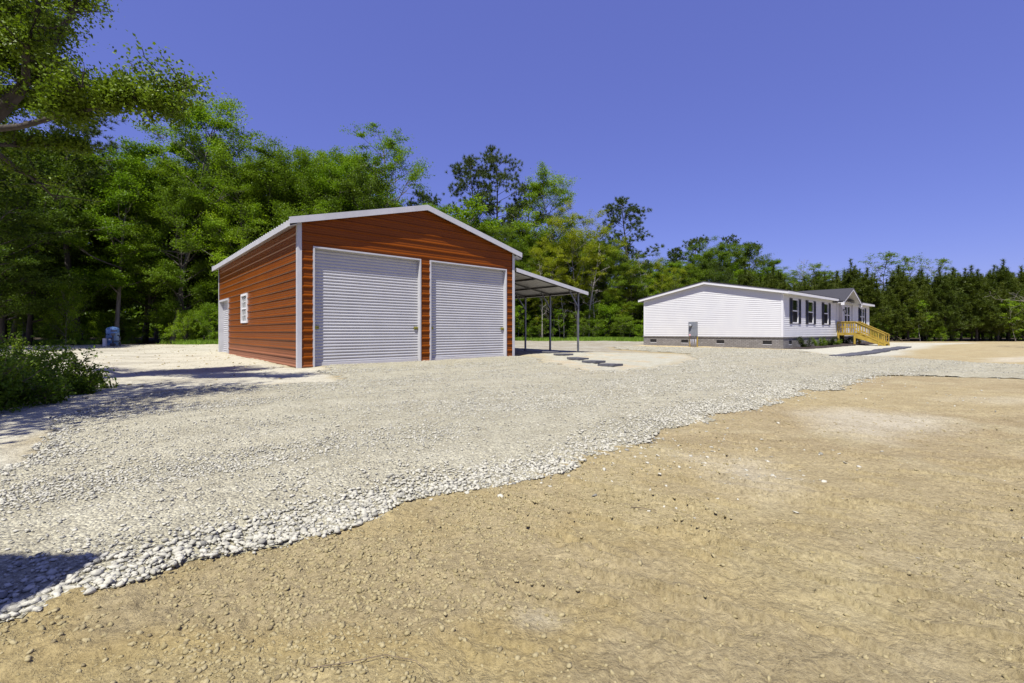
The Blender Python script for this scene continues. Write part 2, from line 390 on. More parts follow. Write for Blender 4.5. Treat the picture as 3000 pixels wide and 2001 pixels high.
def ground_z(x, y, fine=False):
    x = np.atleast_1d(np.asarray(x, float)); y = np.atleast_1d(np.asarray(y, float))
    z = base_z(x, y)
    if fine:
        rough = .03 * (fbm(x * 2.6, y * 2.6, 11, 3) - .5) + .022 * (fbm(x * 9, y * 9, 12, 4) - .5) ** 1
        near = np.exp(-np.hypot(x, y) / 9)
        # clawed, crumbly dirt near the lens: shallow scarps that run across the slope
        u = x * .86 - y * .5; v = x * .5 + y * .86
        sv = (v + .16 * fbm(u * 2.2, v * 2.2, 23, 3) + .03 * fbm(u * 11, v * 11, 24, 2)) / .075; rip = .034 * (1 - (sv - np.floor(sv))) ** 2 * np.clip((fbm(u * 2.4 + np.floor(sv) * 3.7, v * 2.4, 21, 3) - .50) * 9, 0, 1) * np.clip((x + .6) / 1.0, .15, 1)
        rough = rough + near * (rip + .030 * (fbm(x * 24, y * 24, 14, 3) - .5) * np.clip(fbm(x * 2, y * 2, 15, 2) * 3 - .7, .3, 1.3))
        z = z + rough * np.clip(1.15 - poly_sd(x, y, PATCH1) * 3, .15, 1)
    return z

def gz(x, y): return float(ground_z(x, y)[0])

def axis(lo, f0, f1, hi, step, g):
    a = list(np.arange(f0, f1, step)); s = step; v = a[-1]
    while v < hi: s *= g; v += s; a.append(v)
    s = step; v = f0; b = []
    while v > lo: s *= g; v -= s; b.append(v)
    return np.array(b[::-1] + a)

def smooth_in(sd, wdt): return np.clip(sd / wdt + .5, 0, 1)

def build_ground():
    xs = axis(-420, -2.0, 4.2, 420, .011, 1.022); ys = axis(-30, 1.05, 3.2, 520, .011, 1.016)
    X, Y = np.meshgrid(xs, ys); nx, ny = len(xs), len(ys)
    x = X.ravel(); y = Y.ravel()
    z = ground_z(x, y, True)
    ge = gravel_edge(x, y)
    # soil kinds
    n1 = fbm(x * .45, y * .45, 41, 4); n2 = fbm(x * 1.7, y * 1.7, 42, 4); n3 = fbm(x * .9, y * 3.2, 43, 3)
    C = np.empty((len(x), 3)); C[:] = (0.358, 0.298, 0.168)
    def lay(mask, c): C[:] = C * (1 - mask[:, None]) + np.array(c) * mask[:, None]
    lay(.75 * np.clip((n2 - .42) * 4, 0, 1) * np.exp(-((x + 1) / 2.6) ** 2 - ((y - 1.2) / 1.4) ** 2), (0.377, 0.284, 0.095))
    lay(.5 * np.clip((n1 - .5) * 5, 0, 1), (0.297, 0.240, 0.143))
    lay(.45 * np.clip((n2 - .55) * 6, 0, 1), (0.411, 0.363, 0.221))
    lay(.55 * np.clip((x - .5) / 2, 0, 1) * np.clip((2.6 - y) / 1.5, 0, 1), (0.397, 0.353, 0.218))
    lay(.55 * np.clip((.42 - n3) * 6, 0, 1) * (y > 3), (0.397, 0.343, 0.207))
    nz = .7 * (n2 - .5)
    lay(.9 * smooth_in(poly_sd(x, y, YARD) + nz, .5), (0.505, 0.489, 0.396))
    lay(.55 * smooth_in(poly_sd(x, y, YARD) - 1 + nz, .6) * np.clip((fbm(x * .7, y * 1.6, 47, 4) - .47) * 6, 0, 1), (0.295, 0.275, 0.221))
    lay(.9 * smooth_in(poly_sd(x, y, STRIP) + nz, .6), (0.279, 0.261, 0.211))
    lay(.5 * smooth_in(poly_sd(x, y, STRIP) - .4 + nz, .8) * np.clip((n3 - .5) * 6, 0, 1), (0.434, 0.443, 0.388))
    lay(.9 * smooth_in(poly_sd(x, y, MOUND) + .9 * nz, .9), (0.414, 0.413, 0.339))
    lay(.35 * smooth_in(poly_sd(x, y, MOUND), .6) * np.clip((n2 - .58) * 9, 0, 1), (0.482, 0.353, 0.184))
    lay(.9 * smooth_in(poly_sd(x, y, FRONT) + nz, .8), (0.465, 0.463, 0.388))
    lay(.85 * smooth_in(poly_sd(x, y, SKIRT) + .3 * nz, .4), (0.512, 0.421, 0.247))
    for p in (PATCH1, PATCH2, PATCH3): lay(.7 * smooth_in(poly_sd(x, y, p) + .5 * nz, .5), (0.490, 0.454, 0.351))
    for (cx, cy, r, k) in ((6.6, 6.0, .9, .5), (9.5, 7.0, 1.2, .4), (3.6, 2.4, .5, .4), (.09, 1.49, .10, .5), (12, 8, 1.5, .3)):
        lay(k * np.clip(1.3 - np.hypot((x - cx), (y - cy) * 1.6) / r + 1.6 * (n2 - .5), 0, 1), (0.482, 0.443, 0.323))
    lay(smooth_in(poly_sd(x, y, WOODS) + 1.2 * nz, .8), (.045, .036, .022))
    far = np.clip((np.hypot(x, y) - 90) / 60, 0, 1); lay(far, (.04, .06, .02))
    me = np_mesh('ground', np.stack([x, y, z], 1), grid_faces(nx, ny), True)
    a = me.attributes.new('soil', 'FLOAT_COLOR', 'POINT'); a.data.foreach_set('color', np.concatenate([C, np.ones((len(C), 1))], 1).astype(np.float32).ravel())
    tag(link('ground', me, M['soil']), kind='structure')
    # gravel drive: a raised sheet over the soil with a crumbling edge
    keep = ge > -.03
    h = z * .35 + base_z(x, y) * .65 + .006 + .018 * np.clip(ge / .30, 0, 1) + .012 * (fbm(x * 12, y * 12, 51, 3) - .5)
    u = x * .80 + y * .60; v = -x * .60 + y * .80
    tr = fbm(u * .16, v * 1.35, 52, 3)
    h = h + .045 * (tr - .5) * np.clip(ge / .6, 0, 1) * np.clip(y / 4, .2, 1)
    h = np.where(ge < .05, np.minimum(h, z + .004 + .2 * np.clip(ge, 0, 1)), np.maximum(h, z + .004))
    Cg = np.empty((len(x), 3)); Cg[:] = (0.393, 0.376, 0.278)
    fines = np.clip((tr - .5) * 5, 0, 1)[:, None]
    Cg = Cg * (1 - .5 * fines) + np.array((0.461, 0.442, 0.334)) * .5 * fines
    warm = np.clip((fbm(x * .5, y * .5, 53, 3) - .5) * 4, 0, 1)[:, None] * .35
    Cg = Cg * (1 - warm) + np.array((0.409, 0.369, 0.259)) * warm
    fa = grid_faces(nx, ny); fk = keep[fa].all(1); fa = fa[fk]
    used = np.unique(fa); remap = np.full(len(x), -1); remap[used] = np.arange(len(used))
    me = np_mesh('gravel_drive', np.stack([x, y, h], 1)[used], remap[fa], True)
    a = me.attributes.new('soil', 'FLOAT_COLOR', 'POINT'); a.data.foreach_set('color', np.concatenate([Cg[used], np.ones((len(used), 1))], 1).astype(np.float32).ravel())
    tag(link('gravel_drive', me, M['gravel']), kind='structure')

def grid_faces(nx, ny):
    i = np.arange(nx - 1)[None, :] + nx * np.arange(ny - 1)[:, None]; i = i.ravel()
    return np.stack([i, i + 1, i + 1 + nx, i + nx], 1)

build_ground()

# ------------------------------------------------------------------ loose stones and clods
def ico(sub):
    import bmesh
    bm = bmesh.new(); bmesh.ops.create_icosphere(bm, subdivisions=sub, radius=1)
    V = np.array([v.co[:] for v in bm.verts]); Fc = np.array([[v.index for v in f.verts] for f in bm.faces]); bm.free()
    return V, Fc
rng = np.random.default_rng(7)
def rand_rot(n):
    q = rng.normal(size=(n, 4)); q /= np.linalg.norm(q, axis=1)[:, None]; a, b, c, d = q.T
    return np.stack([1 - 2 * (c * c + d * d), 2 * (b * c - a * d), 2 * (b * d + a * c), 2 * (b * c + a * d), 1 - 2 * (b * b + d * d), 2 * (c * d - a * b),
                     2 * (b * d - a * c), 2 * (c * d + a * b), 1 - 2 * (b * b + c * c)], 1).reshape(n, 3, 3)
def stone_mesh(name, P, S, sub, flat=.62):
    n = len(P); V0, F0 = ico(sub); k = 10
    protos = []
    for i in range(k):
        d = rng.normal(size=(5, 3)); d /= np.linalg.norm(d, axis=1)[:, None]
        V = V0 * (1 + rng.uniform(-.22, .2, (len(V0), 1)))
        for q in d:                                   # chipped faces
            h = V @ q; lim = rng.uniform(.35, .75); V = V - np.clip(h - lim, 0, None)[:, None] * q
        protos.append(V)
    protos = np.stack(protos)
    pv = protos[rng.integers(0, k, n)] * np.stack([rng.uniform(.75, 1.6, n), rng.uniform(.6, 1, n), np.full(n, 1.)], 1)[:, None, :]
    pv = np.einsum('nij,nvj->nvi', rand_rot(n), pv); pv[:, :, 2] *= flat
    V = pv * S[:, None, None] + P[:, None, :]
    Fc = F0[None] + (np.arange(n) * len(V0))[:, None, None]
    me = np_mesh(name, V.reshape(-1, 3), Fc.reshape(-1, 3), False)
    t = me.attributes.new('tint', 'FLOAT', 'FACE'); t.data.foreach_set('value', np.repeat(rng.random(n), len(F0)).astype(np.float32))
    return me
def scatter(n, x0, x1, y0, y1):
    return rng.uniform(x0, x1, n), rng.uniform(y0, y1, n)
def in_view(x, y, m=1.2): return (np.abs(x) < 1.13 * y + m) & (y > .9)
def gravel_z(x, y):
    ge = gravel_edge(x, y); u = x * .80 + y * .60; v = -x * .60 + y * .80
    tr = fbm(u * .16, v * 1.35, 52, 3)
    return ge, tr, base_z(x, y) + .010 + .018 * np.clip(ge / .30, 0, 1) + .045 * (tr - .5) * np.clip(ge / .6, 0, 1) * np.clip(y / 4, .2, 1)

def gravel():
    Ps = []; Ss = []; Pn = []; Sn = []
    for (x0, x1, y0, y1, dens, s0, s1) in ((-5.5, 1.5, .9, 3.2, 4200, .0035, .014), (-6, 4, 3.2, 6, 2300, .005, .015), (-6, 9, 6, 10, 900, .008, .019), (-6, 22, 10, 17, 330, .011, .024), (0, 15, 17, 27, 130, .015, .03)):
        n = int((x1 - x0) * (y1 - y0) * dens); x, y = scatter(n, x0, x1, y0, y1)
        ok = in_view(x, y); x = x[ok]; y = y[ok]
        ge, tr, z = gravel_z(x, y)
        p = np.clip(1.2 - 6 * np.clip(tr - .44, 0, 1), .24, 1) * np.clip(fbm(x * 1.1, y * 1.1, 61, 3) * 2.2 - .35, .2, 1)
        edge = np.exp(-(np.clip(ge, 0, 9) / .28) ** 2) * np.clip(1.5 - y / 5, .25, 1); p = np.maximum(p, edge)
        ok = (ge > -.03) & (rng.random(len(x)) < p); x, y, z, ge, edge = x[ok], y[ok], z[ok], ge[ok], edge[ok]
        s = s0 + (s1 - s0) * rng.random(len(x)) ** 2.2; s *= 1 + .6 * edge * (rng.random(len(x)) < .6)
        P = np.stack([x, y, z + s * .10], 1); nr = y < 3.6
        Ps.append(P[~nr]); Ss.append(s[~nr]); Pn.append(P[nr]); Sn.append(s[nr])
    # rows of coarser stones spilling along the lower edge
    L_ = np.array(GRAVEL[:20]); seg = np.diff(L_, axis=0); ln = np.hypot(seg[:, 0], seg[:, 1])
    n = 5200; i = rng.choice(len(seg), n, p=ln / ln.sum()); t = rng.random(n)
    base = L_[i] + seg[i] * t[:, None]; nrm = np.stack([-seg[i][:, 1], seg[i][:, 0]], 1) / ln[i][:, None]
    off = rng.normal(.10, .17, n) * np.clip(base[:, 1] / 3, .6, 2.2)
    q = base + nrm * off[:, None]; ge, tr, z = gravel_z(q[:, 0], q[:, 1])
    s = .006 + .015 * rng.random(n) ** 1.5; P = np.stack([q[:, 0], q[:, 1], z + s * .2], 1); ok = ge > -.10 * rng.random(n)
    P = P[ok]; s = s[ok]; nr = P[:, 1] < 3.6
    Ps.append(P[~nr]); Ss.append(s[~nr]); Pn.append(P[nr]); Sn.append(s[nr])
    o = link('gravel_stones', stone_mesh('gravel_stones', np.concatenate(Ps), np.concatenate(Ss), 1), M['stone'])
    tag(o, 'loose pale crushed stones lying all over the gravel drive', 'gravel', kind='stuff')
    o = link('coarse_gravel', stone_mesh('coarse_gravel', np.concatenate(Pn), np.concatenate(Sn), 1), M['stone'])
    tag(o, 'coarse pale stones heaped along the edge of the drive beside the tan dirt', 'gravel', kind='stuff')

def scattered():
    # pale stones strewn on the dirt
    n = 42000; x, y = scatter(n, -1, 12, 1.2, 11)
    k = np.exp(-((x - 1.3) / .9) ** 2 - ((y - 3.35) / .6) ** 2) * .5 + .06 * np.exp(-((x - 6) / 2) ** 2 - ((y - 6.6) / .9) ** 2) + .003 + .30 * np.exp(-(np.clip(-poly_sd(x, y, GRAVEL), 0, 9) / .30) ** 2) * np.clip((y - 2.2) / 2, .04, 1)
    ok = in_view(x, y, .6) & (rng.random(n) < k); x, y = x[ok], y[ok]; ok = gravel_edge(x, y) < -.02; x, y = x[ok], y[ok]
    s = .004 + .015 * rng.random(len(x)) ** 4
    P = np.stack([x, y, ground_z(x, y, True) + s * .2], 1)
    tag(link('scattered_stones', stone_mesh('scattered_stones', P, s, 2), M['stone']), 'pale pebbles strewn over the tan dirt', 'pebbles', kind='stuff')
    # crumbs and clods of dirt
    Ps = []; Ss = []
    for (x0, x1, y0, y1, d, s0, s1) in ((-2.2, 4, 1.0, 2.6, 16000, .0016, .013), (-1.5, 7, 2.6, 5, 3800, .0024, .014), (1, 13, 5, 11, 160, .005, .018), (-30, -4, 5, 29, 9, .012, .05)):
        n = int((x1 - x0) * (y1 - y0) * d); x, y = scatter(n, x0, x1, y0, y1)
        k = np.clip(fbm(x * 1.6, y * 1.6, 71, 3) * 3.2 - 1.0, .12, 1); k *= np.clip(1.3 - .42 * (x + .8), .12, 1)
        ok = in_view(x, y, .6) & (rng.random(n) < k); x, y = x[ok], y[ok]; ok = gravel_edge(x, y) < -.01; x, y = x[ok], y[ok]
        s = s0 + (s1 - s0) * rng.random(len(x)) ** 6
        Ps.append(np.stack([x, y, ground_z(x, y, True) + s * .05], 1)); Ss.append(s)
    tag(link('dirt_clods', stone_mesh('dirt_clods', np.concatenate(Ps), np.concatenate(Ss), 1, .75), M['clod']), 'small brown clods and crumbs on the bare dirt', 'dirt clods', kind='stuff')
gravel(); scattered()

# ------------------------------------------------------------------ ribbed sheets
def ag_profile(z0, z1, first):
    pitch = .2286; pts = [(z0, 0)]; z = first
    while z < z1 + .1:
        pts += [(z - .034, 0), (z - .014, .026), (z + .014, .026), (z + .034, 0)]
        for k in (1, 2):
            c = z + pitch * (k / 3) + (.006 if k == 1 else -.006); pts += [(c - .014, 0), (c - .005, .004), (c + .005, .004), (c + .014, 0)]
        z += pitch
    pts = [p for p in pts if z0 <= p[0] <= z1]; pts.append((z1, 0)); return pts

def ribbed(profile, lo, hi, openings, to3):
    """profile [(z, d)]; lo(z), hi(z) ends of the run; openings [(a0,a1,z0,z1)]; to3(a, z, d) -> local point"""
    zs = sorted(set([p[0] for p in profile] + [o[k] for o in openings for k in (2, 3) if profile[0][0] < o[k] < profile[-1][0]]))
    pz = [p[0] for p in profile]; pd = [p[1] for p in profile]
    mb = MB()
    for z0, z1 in zip(zs[:-1], zs[1:]):
        if z1 - z0 < 1e-6: continue
        d0, d1 = np.interp([z0, z1], pz, pd); zm = (z0 + z1) / 2
        cuts = sorted([(o[0], o[1]) for o in openings if o[2] < zm < o[3]])
        ends = [('lo', None)] + [e for c in cuts for e in ((c[0], 1), (c[1], 0))] + [('hi', None)]
        for i in range(0, len(ends), 2):
            a, b = ends[i][0], ends[i + 1][0]
            a0, a1 = (lo(z0), lo(z1)) if a == 'lo' else (a, a); b0, b1 = (hi(z0), hi(z1)) if b == 'hi' else (b, b)
            if b0 - a0 < 1e-4 and b1 - a1 < 1e-4: continue
            b1 = max(b1, a1); b0 = max(b0, a0)
            mb.quad(to3(a0, z0, d0), to3(b0, z0, d0), to3(b1, z1, d1), to3(a1, z1, d1))
    return mb

def sheet_along(y0, y1, pitch, prof, line):
    """ribs running along line (list of (x,z)); rib profile repeated in y; prof [(dy, h)] over one pitch"""
    ys = []; y = y0
    while y < y1:
        for dy, h in prof:
            if y + dy <= y1: ys.append((y + dy, h))
        y += pitch
    ys.append((y1, 0)); mb = MB()
    (xa, za), (xb, zb) = line; n = Vector((-(zb - za), 0, xb - xa)).normalized()
    if n.z < 0: n = -n
    for (ya, ha), (yb, hb) in zip(ys[:-1], ys[1:]):
        if yb - ya < 1e-5 and abs(ha - hb) < 1e-6: continue
        P = lambda x, y, z, h: (x + n.x * h, y, z + n.z * h)
        mb.quad(P(xa, ya, za, ha), P(xb, ya, za + (zb - za), ha), P(xb, yb, zb, hb), P(xa, yb, za, hb))
    return mb
ROOFP = [(0, 0), (.09, 0), (.105, .02), (.125, .02), (.14, 0)]

def curtain(x0, x1, z0, z1, y, pitch=.083):
    mb = MB(); pts = []; z = z0
    while z < z1:
        for k in range(6):
            a = k / 6; pts.append((z + a * pitch * .80, .016 * math.sin(math.pi * a) ** .8))
        pts.append((z + pitch * .80, 0)); pts.append((z + pitch * .9, -.004)); z += pitch
    pts = [p for p in pts if p[0] <= z1]
    for (a, d), (b, e) in zip(pts[:-1], pts[1:]): mb.quad((x0, y - d, a), (x1, y - d, a), (x1, y - e, b), (x0, y - e, b))
    return mb

# ------------------------------------------------------------------ the red metal building
W_, D_, EV, PK = 7.33, 11.05, 3.745, 4.70
def metal_building():
    r = empty('metal_garage', (BARN[0], BARN[1], 0), BANG)
    tag(r, 'rust red ribbed metal garage with white trim and two tall white roll-up doors', 'garage')
    sl = (PK - EV) / (W_ / 2)
    doors = [(.385, 3.50, -.2, 3.13), (3.875, 6.955, -.2, 3.13)]
    lo = lambda z: max(0, (z - EV) / sl); hi = lambda z: min(W_, W_ - (z - EV) / sl)
    def wall(name, mb, mud):
        me = mb.mesh(name); a = me.attributes.new('mud', 'FLOAT', 'POINT'); a.data.foreach_set('value', np.full(len(me.vertices), mud, np.float32))
        return link(name, me, M['red'], r)
    wall('wall', ribbed(ag_profile(-.05, PK, .045), lo, hi, doors, lambda a, z, d: (a, -d, z)), .16)
    side_open = [(8.97, 10.90, -.2, 2.24), (5.63, 6.51, 1.29, 2.24)]
    wall('wall', ribbed(ag_profile(-.05, EV, .045), lambda z: 0, lambda z: D_, side_open, lambda a, z, d: (-d, a, z)), .52)
    wall('wall', ribbed(ag_profile(-.05, EV, .045), lambda z: 0, lambda z: D_, [], lambda a, z, d: (W_ + d, a, z)), .3)
    wall('wall', ribbed(ag_profile(-.05, PK, .045), lo, hi, [], lambda a, z, d: (a, D_ + d, z)), .3)
    # roof
    ox = .24; y0, y1 = -.16, D_ + .16; zt = .05
    for sgn in (-1, 1):
        xe = -ox if sgn < 0 else W_ + ox
        l = [(xe, EV - ox * sl + zt), (W_ / 2, PK + zt)]
        sheet_along(y0, y1, .2286, ROOFP, l).build('roof', M['white'], r)
    cap = MB(); c = W_ / 2
    cap.prism([(c - .2, PK + zt - .2 * sl + .028), (c, PK + zt + .028), (c + .2, PK + zt - .2 * sl + .028), (c, PK + zt + .034)], 'y', y0 - .01, y1 + .01)
    cap.build('ridge_cap', M['white'], r)
    # rake trim along both gables, eave trim along both sides
    for ya, yb in ((y0 - .035, y0 - .003), (y1 + .003, y1 + .035)):
        for sgn in (-1, 1):
            xe = -ox - .015 if sgn < 0 else W_ + ox + .015; ze = EV + (-ox - .015) * sl
            mb = MB(); hh = .15; lip = .035
            mb.prism([(xe, ze + zt - hh + .045), (c, PK + zt - hh + .045), (c, PK + zt + .06), (xe, ze + zt + .06)], 'y', ya, yb)
            yl = yb if ya < 0 else ya; dy = .05 if ya < 0 else -.05
            mb.prism([(xe, ze + zt + .052), (c, PK + zt + .052), (c, PK + zt + .062), (xe, ze + zt + .062)], 'y', min(yl, yl + dy) + .001, max(yl, yl + dy))
            mb.build('rake_trim', M['white'], r)
            # soffit strip from rake trim back to the wall
    for sgn in (-1, 1):
        x0 = -ox if sgn < 0 else W_ + ox; x1 = 0 if sgn < 0 else W_; ze = EV - ox * sl
        mb = MB(); e = -.012 * sgn
        mb.prism([(x0, ze - .12), (x0 - e, ze - .12), (x0 - e, ze + zt - .012), (x0, ze + zt - .012)], 'y', y0 + .002, y1 - .002)
        mb.prism([(x0 - 2 * e, ze - .118), (x1 + sgn * .026, ze - .02), (x1 + sgn * .026, ze - .01), (x0 - 2 * e, ze - .108)], 'y', y0 + .01, y1 - .01)
        mb.build('eave_trim', M['white'], r)
    for (px, py) in ((0, 0), (W_, 0), (0, D_), (W_, D_)):
        sx = -1 if px == 0 else 1; sy = -1 if py == 0 else 1; mb = MB(); o = .034
        xa, xb = sorted((px + sx * o, px - sx * .075)); ya, yb = sorted((py + sy * o, py + sy * (o - .012)))
        mb.box(xa, xb, ya, yb, -.06, EV + .01)
        xa, xb = sorted((px + sx * o, px + sx * (o - .012))); ya2, yb2 = sorted((py + sy * (o - .0125), py - sy * .075))
        mb.box(xa, xb, ya2, yb2, -.06, EV + .01)
        mb.build('corner_trim', M['white'], r)
    # roll-up doors in the gable
    for (a, b, _, zt_) in doors:
        mb = MB(); f = .036; dpt = .16
        mb.box(a - .03, a + .012, -f, dpt, -.05, zt_ + .03); mb.box(b - .012, b + .03, -f, dpt, -.05, zt_ + .03)
        mb.box(a + .0125, b - .0125, -f, dpt, zt_ - .012, zt_ + .03)
        d = link('rollup_door', curtain(a + .012, b - .012, .12, zt_ + .05, dpt - .04).mesh('rollup_door'), M['curtain'], r)
        mb.build('door_frame', M['white'], d)
        MB().box(a + .02, b - .02, dpt - .075, dpt - .035, .03, .125).build('bottom_bar', M['white'], d, .008)
        for sx, xx in ((1, a + .022), (-1, b - .022)):
            lm = MB(); x0, x1 = sorted((xx, xx + sx * .13))
            lm.box(x0, x1, dpt - .085, dpt - .058, 1.015, 1.09)
            lm.box(x0 - .001 if sx > 0 else x0 + .02, x1 - .02 if sx > 0 else x1 + .001, dpt - .10, dpt - .0855, 1.04, 1.062)
            lm.build('latch', M['brass'], d, .003)
            ym = MB(); ym.box(x0 + .01, x1 - .01, dpt - .0885, dpt - .0852, 1.072, 1.087).box(x0 + .01, x1 - .01, dpt - .0885, dpt - .0852, 1.018, 1.03)
            ym.build('label', M['yellow'], d)
        for xx in (a + .02, b - .05): MB().box(xx, xx + .03, dpt - .03, dpt - .005, 0, zt_).build('guide_rail', M['galv'], d)
    # side door and window, set in the long wall (x = 0, facing -x)
    a, b, zt_ = 8.97, 10.90, 2.24
    s = curtain(a + .02, b - .02, .12, zt_ + .03, .14, .083)
    s.v = [(y, x, z) for x, y, z in s.v]
    d = link('rollup_door', s.mesh('rollup_door'), M['curtain'], r); d['label'] = 'small white roll-up door in the long side wall'
    mb = MB(); f = -.036
    mb.box(f, .16, a - .05, a + .02, -.05, zt_ + .05); mb.box(f, .16, b - .02, b + .05, -.05, zt_ + .05); mb.box(f, .16, a + .0205, b - .0205, zt_ - .02, zt_ + .05)
    mb.build('door_frame', M['white'], d)
    MB().box(.08, .12, a + .03, b - .03, .03, .12).build('bottom_bar', M['white'], d)
    a, b, z0, z1 = 5.63, 6.51, 1.29, 2.24
    mb = MB()
    mb.box(f - .01, .05, a - .04, a + .03, z0 - .04, z1 + .04).box(f - .01, .05, b - .03, b + .04, z0 - .04, z1 + .04)
    mb.box(f - .01, .05, a + .0305, b - .0305, z1 - .03, z1 + .04).box(f - .018, .05, a + .0305, b - .0305, z0 - .04, z0 + .03)
    zm = (z0 + z1) / 2
    mb.box(-.022, .04, a + .0306, b - .0306, zm - .025, zm + .025)
    for k in range(1, 3):
        y = a + .03 + (b - a - .06) * k / 3; mb.box(-.012, .012, y - .009, y + .009, z0 + .03, zm - .0255).box(-.012, .012, y - .009, y + .009, zm + .0255, z1 - .03)
    for (za, zb) in ((z0 + .03, zm - .025), (zm + .025, z1 - .03)):
        z = (za + zb) / 2
        for k in range(3):
            ya = a + .03 + (b - a - .06) * k / 3 + (.0095 if k else .001); yb = a + .03 + (b - a - .06) * (k + 1) / 3 - .0095; mb.box(-.0115, .0115, ya, yb, z - .009, z + .009)
    wn = mb.build('window', M['white_trim'], r)
    MB().box(.013, .018, a + .02, b - .02, z0 + .02, z1 - .02).build('pane', M['glass'], wn)
    return r
metal_building()

def carport():
    r = empty('carport', (*bp(W_ + .06, 0), 0), BANG)
    tag(r, 'open lean-to carport on slim dark posts along the side of the red garage', 'carport')
    wd = 4.02; z0, z1 = 3.19, 2.56; sl = (z1 - z0) / wd; zr = lambda x: z0 + sl * x
    y0, y1 = -.10, 10.9
    sheet_along(y0, y1, .2286, ROOFP, [(.0, zr(0)), (wd, zr(wd))]).build('roof', M['underside'], r)
    mb = MB()
    mb.prism([(.0, zr(0) - .09), (wd + .01, zr(wd) - .09), (wd + .01, zr(wd) + .045), (.0, zr(0) + .045)], 'y', y0 - .03, y0 - .003)
    mb.prism([(.0, zr(0) + .037), (wd + .01, zr(wd) + .037), (wd + .01, zr(wd) + .047), (.0, zr(0) + .047)], 'y', y0 - .0029, y0 + .06)
    mb.build('rake_trim', M['white'], r)
    for x in (1.25, 2.5):
        MB().prism([(x - .04, zr(x) - .055), (x + .04, zr(x) - .055), (x + .04, zr(x + .04) - .004), (x - .04, zr(x - .04) - .004)], 'y', y0 + .02, y1 - .05).build('purlin', M['dark_steel'], r)
    xp = 3.62
    MB().box(xp - .035, xp + .035, y0 + .02, y1 - .05, zr(xp) - .085, zr(xp) - .012).build('header_beam', M['dark_steel'], r)
    for k in range(7):
        y = .09 + 1.6 * k
        X, Y = bp(W_ + .06 + xp, y); g = gz(X, Y)
        p = MB().box(xp - .032, xp + .032, y - .032, y + .032, g - .02, zr(xp) - .087).build('post', M['galv'], r)
        MB().box(xp - .06, xp + .06, y - .045, y + .045, g - .02, g + .05).build('post_foot', M['dark_steel'], p)
        MB().bar((xp - .56, y, zr(xp - .56) - .075), (xp - .03, y, zr(xp) - .62), .045, .045).build('brace', M['galv'], p)
        MB().bar((.02, y, zr(0) - .04), (xp - .037, y, zr(xp - .037) - .04), .05, .06).build('rafter', M['dark_steel'], r)
    return r
carport()

# ------------------------------------------------------------------ the white house
HL, HD = 17.9, 8.1
def lap_profile(z0, z1, p=.108):
    pts = []; z = z0
    while z < z1: pts += [(z, .016), (z + p - .002, .001)]; z += p
    return [q for q in pts if q[0] <= z1] + [(z1, .004)]

